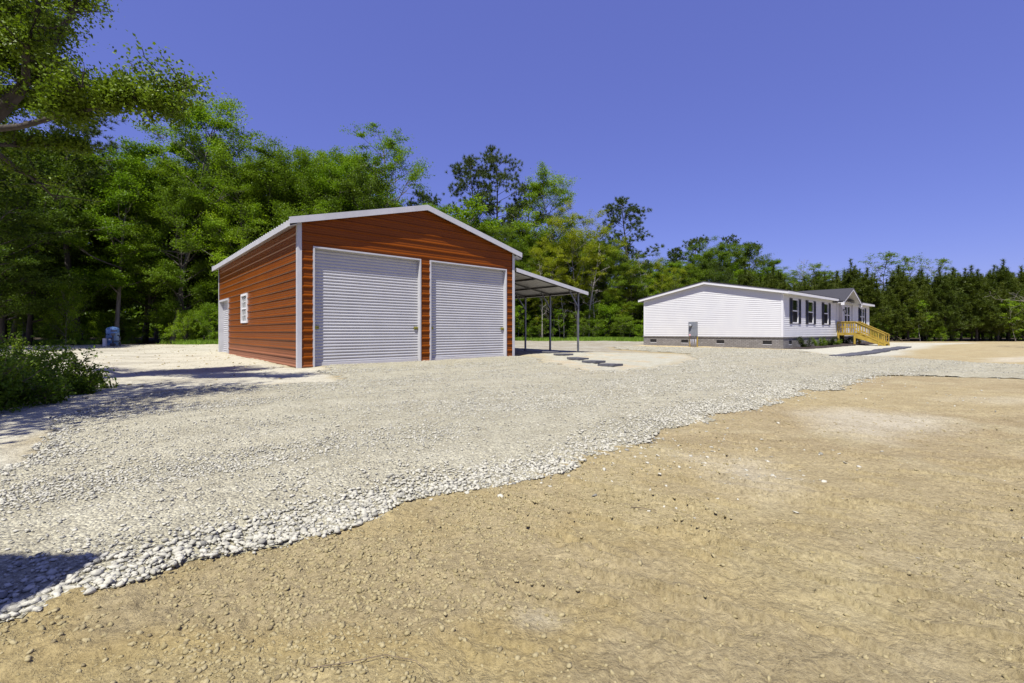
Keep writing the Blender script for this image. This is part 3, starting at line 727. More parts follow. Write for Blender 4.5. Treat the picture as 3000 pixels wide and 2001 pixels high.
def house():
    r = empty('manufactured_house', (HOUSE[0], HOUSE[1], 0), HANG)
    tag(r, 'long white single-storey house with black shutters on a grey brick skirting', 'house')
    zb, zs, pk = .68, 2.96, 3.72; sl = (pk - zs) / (HD / 2)
    lo = lambda z: max(0, (z - zs) / sl); hi = lambda z: min(HD, HD - (z - zs) / sl)
    wins = [(1.30, 2.22), (3.82, 4.74), (6.70, 7.60)]
    front_open = [(a, b, 1.40, 2.68) for a, b in wins] + [(9.42, 10.46, .90, 2.86), (11.16, 12.52, 1.42, 2.68), (15.15, 16.50, 1.40, 2.66)]
    ribbed(lap_profile(zb, pk), lo, hi, [], lambda a, z, d: (-d, a, z)).build('wall', M['vinyl'], r)
    ribbed(lap_profile(zb, zs), lambda z: 0, lambda z: HL, front_open, lambda a, z, d: (a, -d, z)).build('wall', M['vinyl'], r)
    ribbed(lap_profile(zb, pk), lo, hi, [], lambda a, z, d: (HL + d, a, z)).build('wall', M['vinyl'], r)
    ribbed(lap_profile(zb, zs), lambda z: 0, lambda z: HL, [], lambda a, z, d: (a, HD + d, z)).build('wall', M['vinyl'], r)
    for (px, py) in ((0, 0), (HL, 0), (0, HD), (HL, HD)):
        sx = -1 if px == 0 else 1; sy = -1 if py == 0 else 1; o = .026
        xa, xb = sorted((px + sx * o, px - sx * .075)); ya, yb = sorted((py + sy * o, py - sy * .075))
        MB().box(xa, xb, ya, yb, zb - .005, zs - .004).build('corner_trim', M['white_trim'], r)
    # brick skirting: four walls with vent openings, a projecting ledge on top
    vents = {'gable': [7.42, 5.31, 3.17, .72], 'front': [1.0, 2.9, 4.75, 6.6, 8.5, 12.2, 14.5, 16.6]}
    bz0, bz1 = -.12, .615; v0, v1 = .28, .475
    def sk(run, ln, to3, vs, hw):
        mb = ribbed([(bz0, 0), (bz1, 0)], lambda z: -.03, lambda z: ln + .03, [(c - hw, c + hw, v0, v1) for c in vs], to3); return mb
    b1 = sk('g', HD, lambda a, z, d: (-.03, a, z), vents['gable'], .22); b1.v += []
    sko = b1.build('brick_skirting', M['brick'], r)
    sk('f', HL, lambda a, z, d: (a, -.03, z), vents['front'], .2).build('brick_skirting', M['brick'], r)
    sk('r', HD, lambda a, z, d: (HL + .03, a, z), [], .2).build('brick_skirting', M['brick'], r)
    sk('b', HL, lambda a, z, d: (a, HD + .03, z), [], .2).build('brick_skirting', M['brick'], r)
    mb = MB(); mb.box(-.065, -.002, -.065, HD + .065, .612, .676).box(-.0019, HL + .002, -.065, -.002, .612, .676).box(HL + .0021, HL + .065, -.065, HD + .065, .612, .676)
    mb.build('brick_ledge', M['brick'], r)
    for c in vents['gable']:
        vo = MB().box(-.012, -.006, c - .22, c + .22, v0, v1).build('vent', M['dark_void'], r)
        fm = MB().box(-.034, .0, c - .225, c + .225, v0 - .022, v0); fm.build('vent_sill', M['white_trim'], vo)
    for c in vents['front']:
        vo = MB().box(c - .2, c + .2, -.012, -.006, v0, v1).build('vent', M['dark_void'], r)
        MB().box(c - .205, c + .205, -.034, .0, v0 - .022, v0).build('vent_sill', M['white_trim'], vo)
    # roof slabs, fascia, soffit
    oe, og = .33, .20; th = .035
    def roof_z(y): return zs + .105 + sl * (y if y < HD / 2 else HD - y)
    for ya, yb in ((-oe, HD / 2), (HD + oe, HD / 2)):
        za = zs + .105 - sl * oe; zr_ = zs + .105 + sl * HD / 2
        MB().prism([(ya, za), (yb, zr_), (yb, zr_ + th), (ya, za + th)], 'x', -og - .02, HL + og + .02).build('roof', M['shingle'], r)
    for xa, xb in ((-og, -og + .025), (HL + og - .025, HL + og)):
        for y0, y1 in ((-oe, HD / 2), (HD + oe, HD / 2)):
            z0 = zs + .1 - sl * oe; z1 = zs + .1 + sl * HD / 2; hgt = .135
            MB().prism([(y0, z0 - hgt), (y1, z1 - hgt), (y1, z1), (y0, z0)], 'x', xa, xb).build('fascia', M['white_trim'], r)
            s1 = 1 if y0 < 0 else -1
            MB().prism([(y0 + s1 * .027, z0 - hgt + .02), (y1, z1 - hgt + .02), (y1, z1 - hgt + .03), (y0 + s1 * .027, z0 - hgt + .03)], 'x', min(xb, 0) if xa < 0 else HL, -.002 if xa < 0 else xa).build('soffit', M['white_trim'], r)
    ze = zs + .1 - sl * oe
    for y0, y1, yi in ((-oe, -oe + .025, 0), (HD + oe - .025, HD + oe, HD)):
        if y0 < 0:
            for xa, xb in ((-og + .026, 8.60), (12.80, HL + og - .026)): MB().box(xa, xb, y0, y1, ze - .135, ze - .001).build('fascia', M['white_trim'], r)
            MB().box(-og + .026, HL + og - .026, y1 + .001, -.002, ze - .125, ze - .11).build('soffit', M['white_trim'], r)
        else:
            MB().box(-og + .026, HL + og - .026, y0, y1, ze - .135, ze - .001).build('fascia', M['white_trim'], r)
    # windows
    def window(a, b, z0, z1, mull=False, shut=True):
        mb = MB(); f0, f1 = -.035, .03; t = .05
        mb.box(a - .01, a + t, f0, f1, z0 - .01, z1 + .01).box(b - t, b + .01, f0, f1, z0 - .01, z1 + .01)
        mb.box(a + t + .0005, b - t - .0005, f0, f1, z1 - t, z1 + .01).box(a + t + .0005, b - t - .0005, f0 - .004, f1, z0 - .01, z0 + t)
        zm = (z0 + z1) / 2 + .02
        xs = [a + t] + ([(a + b) / 2 - .05, (a + b) / 2 + .05] if mull else []) + [b - t]
        if mull: mb.box(xs[1], xs[2], f0, f1, z0 + t + .0005, z1 - t - .0005)
        for i in range(0, len(xs), 2): mb.box(xs[i] + .0005, xs[i + 1] - .0005, f0 + .012, f1, zm - .03, zm + .03)
        wn = mb.build('window', M['white_trim'], r)
        for i in range(0, len(xs), 2):
            MB().box(xs[i] - .002, xs[i + 1] + .002, .004, .012, zm, z1 - .02).build('pane', M['glass'], wn)
            MB().box(xs[i] - .002, xs[i + 1] + .002, .014, .022, z0 + .02, zm).build('pane', M['screen'], wn)
        if shut:
            for s0 in (a - .012 - .36, b + .012):
                sm = MB(); s1 = s0 + .36
                sm.box(s0, s0 + .05, -.052, -.018, z0 - .03, z1 + .03).box(s1 - .05, s1, -.052, -.018, z0 - .03, z1 + .03)
                for zc in (z0 + .0, (z0 + z1) / 2, z1): sm.box(s0 + .0505, s1 - .0505, -.050, -.018, zc - .03, zc + .03)
                z = z0 + .05
                while z < z1 - .05:
                    if abs(z - (z0 + z1) / 2) > .05: sm.quad((s0 + .05, -.045, z), (s1 - .05, -.045, z), (s1 - .05, -.028, z + .035), (s0 + .05, -.028, z + .035))
                    z += .036
                sm.box(s0 + .0506, s1 - .0506, -.026, -.0185, z0 + .0305, z1 - .0305)
                sm.build('shutter', M['black'], r)
    for a, b in wins: window(a, b, 1.40, 2.68)
    window(15.15, 16.50, 1.40, 2.66, True)
    window(11.16, 12.52, 1.42, 2.68, True, False)
    # entrance: door in a shallow niche, casings, lantern
    for q in ((9.30, 9.43, -.10, .0, .70, 2.86), (10.45, 10.58, -.07, .17, .70, 2.86), (12.95, 13.06, -.09, .0, .70, 2.80)): MB().box(*q).build('casing', M['white_trim'], r)
    dm = MB(); dm.box(9.431, 10.449, .17, .21, .9, 2.86)
    for (xa, xb) in ((9.55, 9.88), (9.98, 10.31)):
        for (za, zc) in ((1.0, 1.55), (1.68, 2.3), (2.42, 2.75)): dm.box(xa, xb, .162, .1699, za, zc)
    d = dm.build('door', M['white_trim'], r)
    MB().tube([(10.36, .12, 1.75), (10.36, .17, 1.75)], .03, 10).build('handle', M['dark_steel'], d, smooth=True)
    MB().tube([(10.36, .13, 1.90), (10.36, .17, 1.90)], .022, 10).build('lock', M['dark_steel'], d, smooth=True)
    lm = MB(); x, z = 10.80, 2.38
    lm.box(x - .05, x + .05, -.05, -.018, z - .07, z + .07).bar((x, -.05, z + .03), (x, -.17, z + .06), .02, .02)
    lm.box(x - .06, x + .06, -.23, -.11, z + .02, z + .04).box(x - .045, x + .045, -.215, -.125, z - .22, z - .205)
    for dx in (-.045, .045):
        for dy in (-.21, -.13): lm.box(x + dx - .007, x + dx + .007, dy - .007, dy + .007, z - .205, z + .02)
    ln_ = lm.build('wall_lantern', M['black'], r)
    MB().box(x - .03, x + .03, -.20, -.14, z - .2, z + .01).build('lamp_glass', M['bulb'], ln_)
    # porch gable over the door
    c, hw, pz, ez = 10.70, 2.15, 3.74, 2.84; ps = (pz - ez) / hw; yf = -.62
    for sgn in (-1, 1):
        xe = c + sgn * (hw + .06); ze_ = ez - .06 * ps
        MB().prism([(xe, ze_ + .03), (c, pz + .03), (c, pz + .07), (xe, ze_ + .07)], 'y', yf - .02, 3.2).build('roof', M['shingle'], r)
        MB().prism([(xe, ze_ - .10), (c, pz - .10), (c, pz + .028), (xe, ze_ + .028)], 'y', yf, yf + .03).build('fascia', M['white_trim'], r)
        MB().prism([(xe, ze_ - .05), (c, pz - .05), (c, pz - .04), (xe, ze_ - .04)], 'y', yf + .031, -.02).build('soffit', M['white_trim'], r)
        xa, xb = sorted((xe, xe - sgn * .14)); MB().box(xa, xb, yf - .004, yf + .16, ze_ - .20, ze_ - .055).build('cornice_return', M['white_trim'], r)
    gm = ribbed(lap_profile(zs - .2, pz - .05), lambda z: c - max(0, (pz - .05 - z) / ps), lambda z: c + max(0, (pz - .05 - z) / ps), [], lambda a, z, d: (a, -.03 - d, z))
    gm.build('gable', M['vinyl'], r)
    for sgn in (-1, 1):
        xe = c + sgn * .95
        MB().prism([(xe, pz - .95 * ps * 1.05 - .16), (c, pz - .30), (c, pz - .18), (xe, pz - .95 * ps * 1.05 - .04)], 'y', -.16, -.05).build('gable_bracket', M['white_trim'], r)
    return r
house()

def porch_steps():
    g0 = .0; r = empty('porch_steps', (*hp(9.3, 0), 0), HANG)
    tag(r, 'yellow treated lumber porch deck with railed steps down from the white house', 'porch steps')
    wdt = 1.12; dz = .89; dd = 1.02; ye = -2.50
    dk = MB()
    for k in range(7):
        y = -.06 - k * .14; dk.box(-.02, wdt + .02, y - .135, y, dz - .035, dz)
    dk.build('deck', M['lumber'], r)
    fm = MB(); fm.box(-.02, .02, -dd, -.05, dz - .17, dz - .036).box(wdt - .02, wdt + .02, -dd, -.05, dz - .17, dz - .036).box(.0205, wdt - .0205, -dd, -dd + .04, dz - .17, dz - .036)
    fm.build('frame', M['lumber'], r)
    for x in (.0, wdt):
        for y in (-.14, -dd + .03):
            X, Y = hp(9.3 + x, y); MB().box(x - .062, x + .03, y - .045, y + .045, gz(X, Y) - .05, dz - .171 if y < -.5 else dz - .171).build('post', M['lumber'], r)
    # steps
    n = 5; run = (-dd - ye - .06) / n
    gy = gz(*hp(9.8, ye)); rise = (dz - gy) / (n + 1)
    for k in range(n):
        y = -dd - run * k; z = dz - rise * (k + 1)
        MB().box(.03, wdt - .03, y - run - .02, y - .005, z - .035, z).build('step', M['lumber'], r)
    for x in (-.019, wdt - .021):
        MB().prism([(-dd - .001, dz - .03), (-dd - .001, dz - .33), (ye + .06, gy - .02), (ye - .02, gy - .02), (ye - .02, gy + .12)], 'x', x, x + .04).build('stringer', M['lumber'], r)
    # railings
    top = 1.60; slope = (gy - dz) / (ye + dd)
    zt = lambda y: top + (y + dd) * slope if y < -dd else top
    for x, s in ((-.02, -1), (wdt + .02, 1)):
        def rail(y0, y1, h, ww, hh, nm='rail'):
            MB().bar((x, y0, zt(y0) - h), (x, y1, zt(y1) - h), ww, hh).build(nm, M['lumber'], r)
        rail(-.08, -dd, .02, .11, .04); rail(-dd - .001, ye, .02, .11, .04)
        rail(-.08, -dd, .10, .03, .085); rail(-dd - .001, ye, .10, .03, .085)
        rail(-.08, -dd, .36, .03, .06); rail(-dd - .001, ye, .58, .03, .085)
        for y in (-.10, -.50, -dd + .02, ye + .32, ye + .03):
            zb = dz - .17 if y > -dd - .1 else gz(*hp(9.3 + x, y)) - .04
            wd = .06 if y > ye + .2 else .045
            MB().box(x - .035 + .05 * (s < 0) * 0, x + .035, y - wd / 2, y + wd / 2, zb, zt(y) - .042).build('rail_post', M['lumber'], r)
        y = -.20
        while y > ye + .1:
            if min(abs(y - q) for q in (-.10, -.50, -dd + .02, ye + .32, ye + .03)) > .05:
                zb = dz - .15 if y > -dd else zt(y) - .64
                MB().box(x - .033 * (s > 0) - .001, x + .033 * (s < 0) + .001, y - .016, y + .016, zb, zt(y) - .062).build('baluster', M['lumber'], r)
            y -= .135
    # end rail across the far side of the landing
    return r
porch_steps()

# ------------------------------------------------------------------ meter pedestal, tank, pavers
def meter():
    X, Y = 10.31, 25.13
    X, Y = hp(-.95, 4.30); r = empty('electric_meter', (X, Y, gz(X, Y)), HANG)
    tag(r, 'grey electric meter cabinet on three conduits in front of the white gable wall', 'electric meter')
    # local -x faces the drive
    cb = MB().box(-.10, .08, -.235, .235, .60, 1.42).build('cabinet', M['grey_box'], r, .008)
    MB().box(-.106, -.1005, -.225, .225, .605, 1.04).box(-.106, -.1005, -.225, .225, 1.052, 1.40).build('cover', M['grey_box'], cb, .003)
    mt = MB().tube([(-.10, .075, 1.22), (-.14, .075, 1.22)], .085, 20).build('meter_ring', M['galv'], r)
    MB().tube([(-.14, .075, 1.22), (-.23, .075, 1.22), (-.25, .075, 1.22)], [.075, .07, .05], 20).build('meter_glass', M['meter_glass'], mt, smooth=True)
    MB().box(-.15, -.142, .03, .12, 1.16, 1.24).build('label', M['yellow'], mt)
    MB().box(-.109, -.1062, .09, .19, .63, .73).build('label', M['pink'], r)
    for y in (-.15, .0, .13):
        c = MB().tube([(0, y, -.06), (0, y, .60)], .032, 12).build('conduit', M['pvc_grey'], r, smooth=True)
        MB().tube([(0, y, .50), (0, y, .599)], .042, 12).build('coupling', M['pvc_grey'], c, smooth=True)
    MB().box(.04, .09, -.24, -.19, -.06, .6).box(.04, .09, .19, .24, -.06, .6).build('stake', M['lumber'], r)
meter()

def tank():
    p = at(259, 800, 27.0); X, Y = p.x, p.y; r = empty('pressure_tank', (X, Y, gz(X, Y)), 0)
    tag(r, 'blue steel well pressure tank with pump pipes at the edge of the wood', 'water tank')
    R_ = .31; prof = [(.0, 1.14), (.06, 1.14), (.10, 1.135), (.2, 1.11), (.27, 1.07), (.305, 1.01), (.31, .96), (.31, .80), (.314, .795), (.314, .785), (.31, .78), (.31, .30), (.30, .24), (.26, .20), (.255, .08), (.27, .06)]
    mb = MB(); k = 28
    for q, (a, z) in enumerate(prof):
        for j in range(k): mb.v.append((a * math.cos(2 * math.pi * j / k), a * math.sin(2 * math.pi * j / k), z))
    for q in range(len(prof) - 1):
        for j in range(k): mb.f.append((q * k + j, (q + 1) * k + j, (q + 1) * k + (j + 1) % k, q * k + (j + 1) % k))
    mb.build('tank', M['blue'], r, smooth=True)
    MB().tube([(0, 0, 1.135), (0, 0, 1.165)], .018, 8).build('valve', M['blue'], r)
    bl = MB()
    for a0 in range(0, 5):
        a = -1.15 + a0 * .2
        b = a + .2; q = .3125; bl.quad((q * math.cos(a), q * math.sin(a), .86), (q * math.cos(b), q * math.sin(b), .86), (q * math.cos(b), q * math.sin(b), .94), (q * math.cos(a), q * math.sin(a), .94))
    bl.build('label', M['dark_steel'], r)
    MB().box(-.42, .45, -.36, .34, -.03, .06).build('slab', M['concrete'], r, .01)
    w_ = MB().tube([(-.10, -.42, -.05), (-.10, -.42, .46)], .095, 16).build('well_casing', M['pvc_white'], r)
    MB().tube([(-.10, -.42, .46), (-.10, -.42, .49)], [.10, .085], 16).build('casing_cap', M['dark_steel'], w_)
    MB().tube([(-.06, -.42, .49), (-.06, -.42, .62), (.0, -.44, .70), (.12, -.46, .71), (.2, -.46, .66)], .016, 8).build('cable', M['black'], r)
    pm = MB().tube([(.38, -.42, .06), (.38, -.42, .72)], .035, 10).tube([(.15, -.42, .47), (.38, -.42, .47)], .04, 10)
    pm.tube([(.38, -.42, .30), (.72, -.42, .30), (.80, -.42, .36), (.80, -.42, .50), (.74, -.42, .60), (.66, -.42, .66)], .03, 10)
    pm.build('pipe', M['dark_steel'], r, smooth=True)
    MB().box(.30, .46, -.48, -.36, .62, .76).build('pressure_switch', M['galv'], r, .01)
    MB().tube([(.26, -.42, .11), (.50, -.42, .11)], [.08, .06], 14).build('pump', M['dark_steel'], r)
    MB().box(.15, .27, -.45, -.44, .36, .46).build('plate', M['pvc_white'], r)
    MB().tube([(.80, -.42, .30), (.80, -.42, -.03)], .03, 10).build('outlet', M['dark_steel'], r)
tank()

def paver_mesh():
    return MB().box(-.29, .29, -.29, .29, -.02, .04)
def pavers():
    base = paver_mesh().mesh('paver'); base.materials.append(M['paver'])
    pos = [(1.54, 18.2), (1.83, 16.2), (2.12, 14.67), (2.42, 13.48), (2.70, 12.5)]
    lab = ['dark square stepping stone nearest the carport posts', 'dark square stepping stone second from the carport posts', 'dark square stepping stone in the middle of the row of five on the pale sand',
           'dark square stepping stone second from the gravel end of the sand', 'dark square stepping stone half under the gravel, last of the row on the sand']
    lab[0] = 'dark square stepping stone of the sand row, the one beside the carport shadow'
    for i, (x, y) in enumerate(pos):
        o = bpy.data.objects.new('stepping_stone', base); col.objects.link(o)
        if i == 0:
            md = o.modifiers.new('bevel', 'BEVEL'); md.width = .012; md.segments = 1
        o.location = (x, y, float(ground_z(x, y, True)[0]) + .025); o.rotation_euler = (random.Random(i).uniform(-.03, .03), .02, BANG + .05 * (i - 2)); o.scale = (.86, .86, 1)
        tag(o, lab[i], 'stepping stone', 'stepping stones by the carport')
    a = Vector((11.75, 16.25)); b = Vector((21.3, 24.75)); n = 20
    for i in range(n):
        p = a.lerp(b, i / (n - 1)); x, y = p.x + .03 * math.sin(i * 2.1), p.y + .03 * math.cos(i * 1.7)
        o = bpy.data.objects.new('path_paver', base); col.objects.link(o)
        o.location = (x, y, float(ground_z(x, y, True)[0]) + .02); o.rotation_euler = (0, 0, math.atan2(b.y - a.y, b.x - a.x)); o.scale = (.98, .98, 1)
        tag(o, 'dark grey square paver in the straight garden path leading towards the yellow porch steps', 'paver', 'pavers of the path to the porch steps')
pavers()

# mulch bed along the house front
def mulch():
    P = [hp(.1, -.07), hp(.2, -.75), hp(2.5, -1.15), hp(5.5, -1.1), hp(8.5, -1.15), hp(11.0, -1.3), hp(13, -1.2), hp(15, -1.1), hp(17.6, -.6), hp(17.7, -.07)]
    x, y = np.meshgrid(np.linspace(0, 18, 200), np.linspace(-1.6, .0, 30)); s = x.ravel(); t = y.ravel()
    X = HOUSE[0] + s * G1[0] + t * G2[0]; Y = HOUSE[1] + s * G1[1] + t * G2[1]
    sd = poly_sd(X, Y, [tuple(p) for p in P]) + .15 * (vnoise(X * 4, Y * 4, 9) - .5)
    Z = ground_z(X, Y, True) + np.clip(.02 + .25 * sd, -.05, .07) + .03 * (vnoise(X * 14, Y * 14, 3) - .5)
    fa = grid_faces(200, 30); fa = fa[(sd[fa] > -.08).all(1)]
    me = np_mesh('mulch_bed', np.stack([X, Y, Z], 1), fa, True)
    tag(link('mulch_bed', me, M['mulch']), kind='structure')
mulch()

# ------------------------------------------------------------------ vegetation
def leaf_quads(P, size, rg, up=.35, aspect=.55, droop=None):
    n = len(P)
    nrm = rg.normal(size=(n, 3)); nrm[:, 2] += up * 2; nrm /= np.linalg.norm(nrm, axis=1)[:, None]
    t = rg.normal(size=(n, 3)); t -= (t * nrm).sum(1)[:, None] * nrm; t /= np.linalg.norm(t, axis=1)[:, None]
    b = np.cross(nrm, t); s = size * rg.uniform(.6, 1.25, n)[:, None]
    fold = nrm * s * .12
    V = np.stack([P - t * s * .5, P + b * s * aspect * .5 + fold, P + t * s * .5, P - b * s * aspect * .5 + fold], 1)
    return V.reshape(-1, 3), np.arange(n * 4).reshape(n, 4)
def leaf_mesh(name, P, size, rg, tint=None, **kw):
    V, Fc = leaf_quads(P, size, rg, **kw); me = np_mesh(name, V, Fc)
    t = np.clip((rg.random(len(P)) if tint is None else tint + rg.uniform(-.35, .35, len(P))), 0, 1)
    a = me.attributes.new('tint', 'FLOAT', 'FACE'); a.data.foreach_set('value', t.astype(np.float32)); return me

def wob(rg, p, d, ln, n, bend, droop=0):
    pts = [np.array(p, float)]; d = np.array(d, float)
    for i in range(n):
        d = d + rg.normal(size=3) * bend; d[2] += droop; d /= np.linalg.norm(d); pts.append(pts[-1] + d * ln / n)
    return pts

def grow(seed, H=14, crown=(.28, 1.0), rad=3.2, nb=26, leaves=16000, lsize=.19, trunk_r=.16, shape='oval', spread=.55, rise=.45, gap=0.0, stems=1):
    spread *= .68
    rg = np.random.default_rng(seed); tb = MB(); LP = []; LT = []
    for st in range(stems):
        lean = rg.normal(size=2) * .05 + (0 if stems == 1 else .16) * np.array([math.cos(st * 2.4), math.sin(st * 2.4)])
        tr = wob(rg, (0, 0, -.1), (lean[0], lean[1], 1), H * .97, 9, .05)
        rr = [trunk_r / math.sqrt(stems) * (1 - .86 * (i / 9) ** .8) * (1.35 if i == 0 else 1) for i in range(10)]
        tb.tube(tr, rr, 7)
        for k in range(nb // stems):
            f = crown[0] + (crown[1] - crown[0]) * ((k + rg.random()) / (nb // stems)); f = min(f, .99)
            i = f * 9; j = int(i); p = tr[j] + (tr[min(j + 1, 9)] - tr[j]) * (i - j)
            e = (f - crown[0]) / (1 - crown[0])
            env = {'oval': math.sin(math.pi * (.12 + .80 * e)) ** .8, 'cone': 1.05 - .85 * e, 'top': .35 + .75 * math.sin(math.pi * min(1, .15 + .75 * e)), 'broad': .5 + .6 * math.sin(math.pi * (.05 + .9 * e))}[shape]
            ln = rad * env * rg.uniform(.65, 1.25); az = k * 2.4 + rg.uniform(-.5, .5)
            d = (math.cos(az), math.sin(az), rise * rg.uniform(.3, 1.6) + .5 * e)
            br = wob(rg, p, d, ln, 5, .12); r0 = max(.012, trunk_r * .46 * (1 - .7 * e) / math.sqrt(stems))
            tb.tube(br, [r0 * (1 - .85 * q / 5) for q in range(6)], 5, False)
            nsub = int(4 + 3 * ln / max(rad, .1))
            for q in range(nsub):
                g = rg.uniform(.35, 1.0); c = br[min(4, int(g * 5))]; c = c + (br[min(5, int(g * 5) + 1)] - c) * rg.random()
                sd = np.array(d) * .6 + rg.normal(size=3) * .7; sd[2] += .25; sd /= np.linalg.norm(sd)
                sb = wob(rg, c, sd, ln * .38 * rg.uniform(.5, 1.2) + .25, 3, .2)
                tb.tube(sb, [r0 * .4, r0 * .28, r0 * .18, r0 * .08], 4, False)
                m = max(4, int(leaves / (nb * nsub) * rg.uniform(.3, 1.7)))
                if rg.random() < gap: continue
                tt = rg.random(m)[:, None]; cl = np.array(sb[1]) + (np.array(sb[3]) - np.array(sb[1])) * tt
                LP.append(cl + rg.normal(size=(m, 3)) * np.array((spread, spread, spread * .36)) * rg.uniform(.5, 1.0))
                LT.append(np.full(m, rg.uniform(.2, .8)))
    LP = np.concatenate(LP); LT = np.concatenate(LT)
    return tb, LP, LT, rg

PROTO = {}
def tree_proto(key, name, lm, bm, **kw):
    ls = kw['lsize']; tb, LP, LT, rg = grow(**kw)
    LP[:, 2] = np.maximum(LP[:, 2], .15)
    cx = np.array((np.median(LP[:, 0]), np.median(LP[:, 1]), 0)); LP = LP - cx; tb.v = [tuple(np.array(v) - cx) for v in tb.v]
    cm = leaf_mesh('crown', LP, ls, rg, LT, up=.75); cm.materials.append(M[lm])
    tm = tb.mesh('trunk', True); tm.materials.append(M[bm])
    PROTO[key] = (name, tm, cm, float(np.percentile(LP[:, 2], 99.6)))

def needles(P, D, n, ln, wd, rg, spread=.9):
    m = len(P); P = np.repeat(P, n, 0); D = np.repeat(D, n, 0)
    d = D * rg.uniform(.2, 1.0, (m * n, 1)) + rg.normal(size=(m * n, 3)) * spread; d /= np.linalg.norm(d, axis=1)[:, None]
    s = np.cross(d, rg.normal(size=(m * n, 3))); s /= np.linalg.norm(s, axis=1)[:, None]
    l = ln * rg.uniform(.6, 1.2, (m * n, 1)); V = np.stack([P - s * wd * .5, P + s * wd * .5, P + d * l], 1)
    return V.reshape(-1, 3), np.arange(m * n * 3).reshape(-1, 3)

def pine_proto(key, seed, H, first=.45, rad=3.0, nb=26, tufts=16, r=.20, young=False):
    rg = np.random.default_rng(seed); tb = MB(); TP = []; TD = []
    tr = wob(rg, (0, 0, -.1), (rg.normal() * .03, rg.normal() * .03, 1), H * .98, 10, .02 if young else .03)
    tb.tube(tr, [r * (1 - .88 * (i / 10)) * (1.25 if i == 0 else 1) for i in range(11)], 8)
    for k in range(nb):
        f = first + ((.89 if young else .985) - first) * ((k + rg.random() * .8) / nb); i = f * 10; j = int(i); p = tr[j] + (tr[min(j + 1, 10)] - tr[j]) * (i - j)
        e = (f - first) / (1 - first)
        env = (1.02 - e) ** .85 + .05 if young else (.55 + .55 * math.sin(math.pi * (.2 + .72 * e))) * (1 - .45 * e ** 3)
        ln = rad * env * rg.uniform(.65, 1.15); az = k * 2.4 + rg.uniform(-.6, .6)
        d = np.array((math.cos(az), math.sin(az), (.45 + .7 * e) if young else rg.uniform(-.1, .5) + .35 * e))
        br = wob(rg, p, d, ln, 6, .12, .03); r0 = .045 * (1 - .6 * e) * (r / .2)
        tb.tube(br, [max(.006, r0 * (1 - .85 * q / 6)) for q in range(7)], 5, False)
        for q in range(tufts):
            g = rg.uniform(.15 if young else .45, 1.0) ** .8; i2 = g * 6; j2 = min(5, int(i2)); c = br[j2] + (br[j2 + 1] - br[j2]) * (i2 - j2)
            off = rg.normal(size=3) * np.array((.34, .34, .2)) * (1.0 if not young else .25 + .5 * (1 - e)) * (.6 + .5 * ln / rad)
            if not young: off[2] += .12
            TP.append(c + off); dd = d / np.linalg.norm(d) * .4 + off + np.array((0, 0, .5)); TD.append(dd / np.linalg.norm(dd))
        if young:                        # upright candle at the branch end
            for q in range(4): TP.append(br[-1] + np.array((0, 0, .15 * q))); TD.append(np.array((0, 0, 1.)))
    for q in range(14 if young else 8):
        TP.append(tr[-1] + np.array((0, 0, .1 * q - (.7 if young else .5))) + rg.normal(size=3) * (.02 if young else .2)); TD.append(np.array((0, 0, 1.)))
    TP = np.array(TP); TD = np.array(TD)
    V, Fc = needles(TP, TD, 20 if young else 30, .27 if young else .30, .035 if young else .04, rg, .55 if young else .65)
    cm = np_mesh('crown', V, Fc); a = cm.attributes.new('tint', 'FLOAT', 'FACE')
    per = 20 if young else 30
    a.data.foreach_set('value', np.clip(np.repeat(rg.random(len(TP)), per) * .7 + rg.random(len(TP) * per) * .3, 0, 1).astype(np.float32))
    cm.materials.append(M['needle_young' if young else 'needle']); tm = tb.mesh('trunk', True); tm.materials.append(M['bark_dark' if not young else 'bark_dark'])
    PROTO[key] = ('young_pine' if young else 'pine_tree', tm, cm, float(np.percentile(V[:, 2], 99.7)))

def bare_proto(key, seed, H, nb=16, rad=2.2, r=.1, pale=True, rise=.8, first=.3):
    rg = np.random.default_rng(seed); tb = MB(); tw = MB()
    tr = wob(rg, (0, 0, -.1), (rg.normal() * .06, rg.normal() * .06, 1), H, 9, .05); tb.tube(tr, [max(.012, r * (1 - .92 * i / 9)) for i in range(10)], 7)
    for k in range(nb):
        f = first + (.97 - first) * (k + rg.random()) / nb; i = f * 9; j = int(i); p = tr[j] + (tr[min(9, j + 1)] - tr[j]) * (i - j)
        az = k * 2.4 + rg.random(); ln = rad * rg.uniform(.4, 1.1) * (1.1 - .6 * f); br = wob(rg, p, (math.cos(az), math.sin(az), rise * rg.uniform(.1, 1.3)), ln, 5, .2)
        r0 = r * .3 * (1 - .5 * f); tw.tube(br, [max(.006, r0 * (1 - .8 * q / 5)) for q in range(6)], 5, False)
        for q in range(5):
            c = br[2 + q % 4]; sb = wob(rg, c, rg.normal(size=3) + np.array((math.cos(az), math.sin(az), .5)), ln * .4 * rg.uniform(.5, 1.2), 4, .25)
            tw.tube(sb, [max(.005, r0 * .4 * (1 - .7 * z / 4)) for z in range(5)], 4, False)
            for z in range(2):
                s2 = wob(rg, sb[2], rg.normal(size=3) + np.array((math.cos(az), math.sin(az), .5)) * .6, ln * .2, 2, .25); tw.tube(s2, [.007, .006, .004], 3, False)
    tm = tb.mesh('trunk', True); tm.materials.append(M['bark_pale' if pale else 'bark']); cm = tw.mesh('branches', True); cm.materials.append(M['bark_pale' if pale else 'bark'])
    PROTO[key] = ('bare_tree', tm, cm, H)

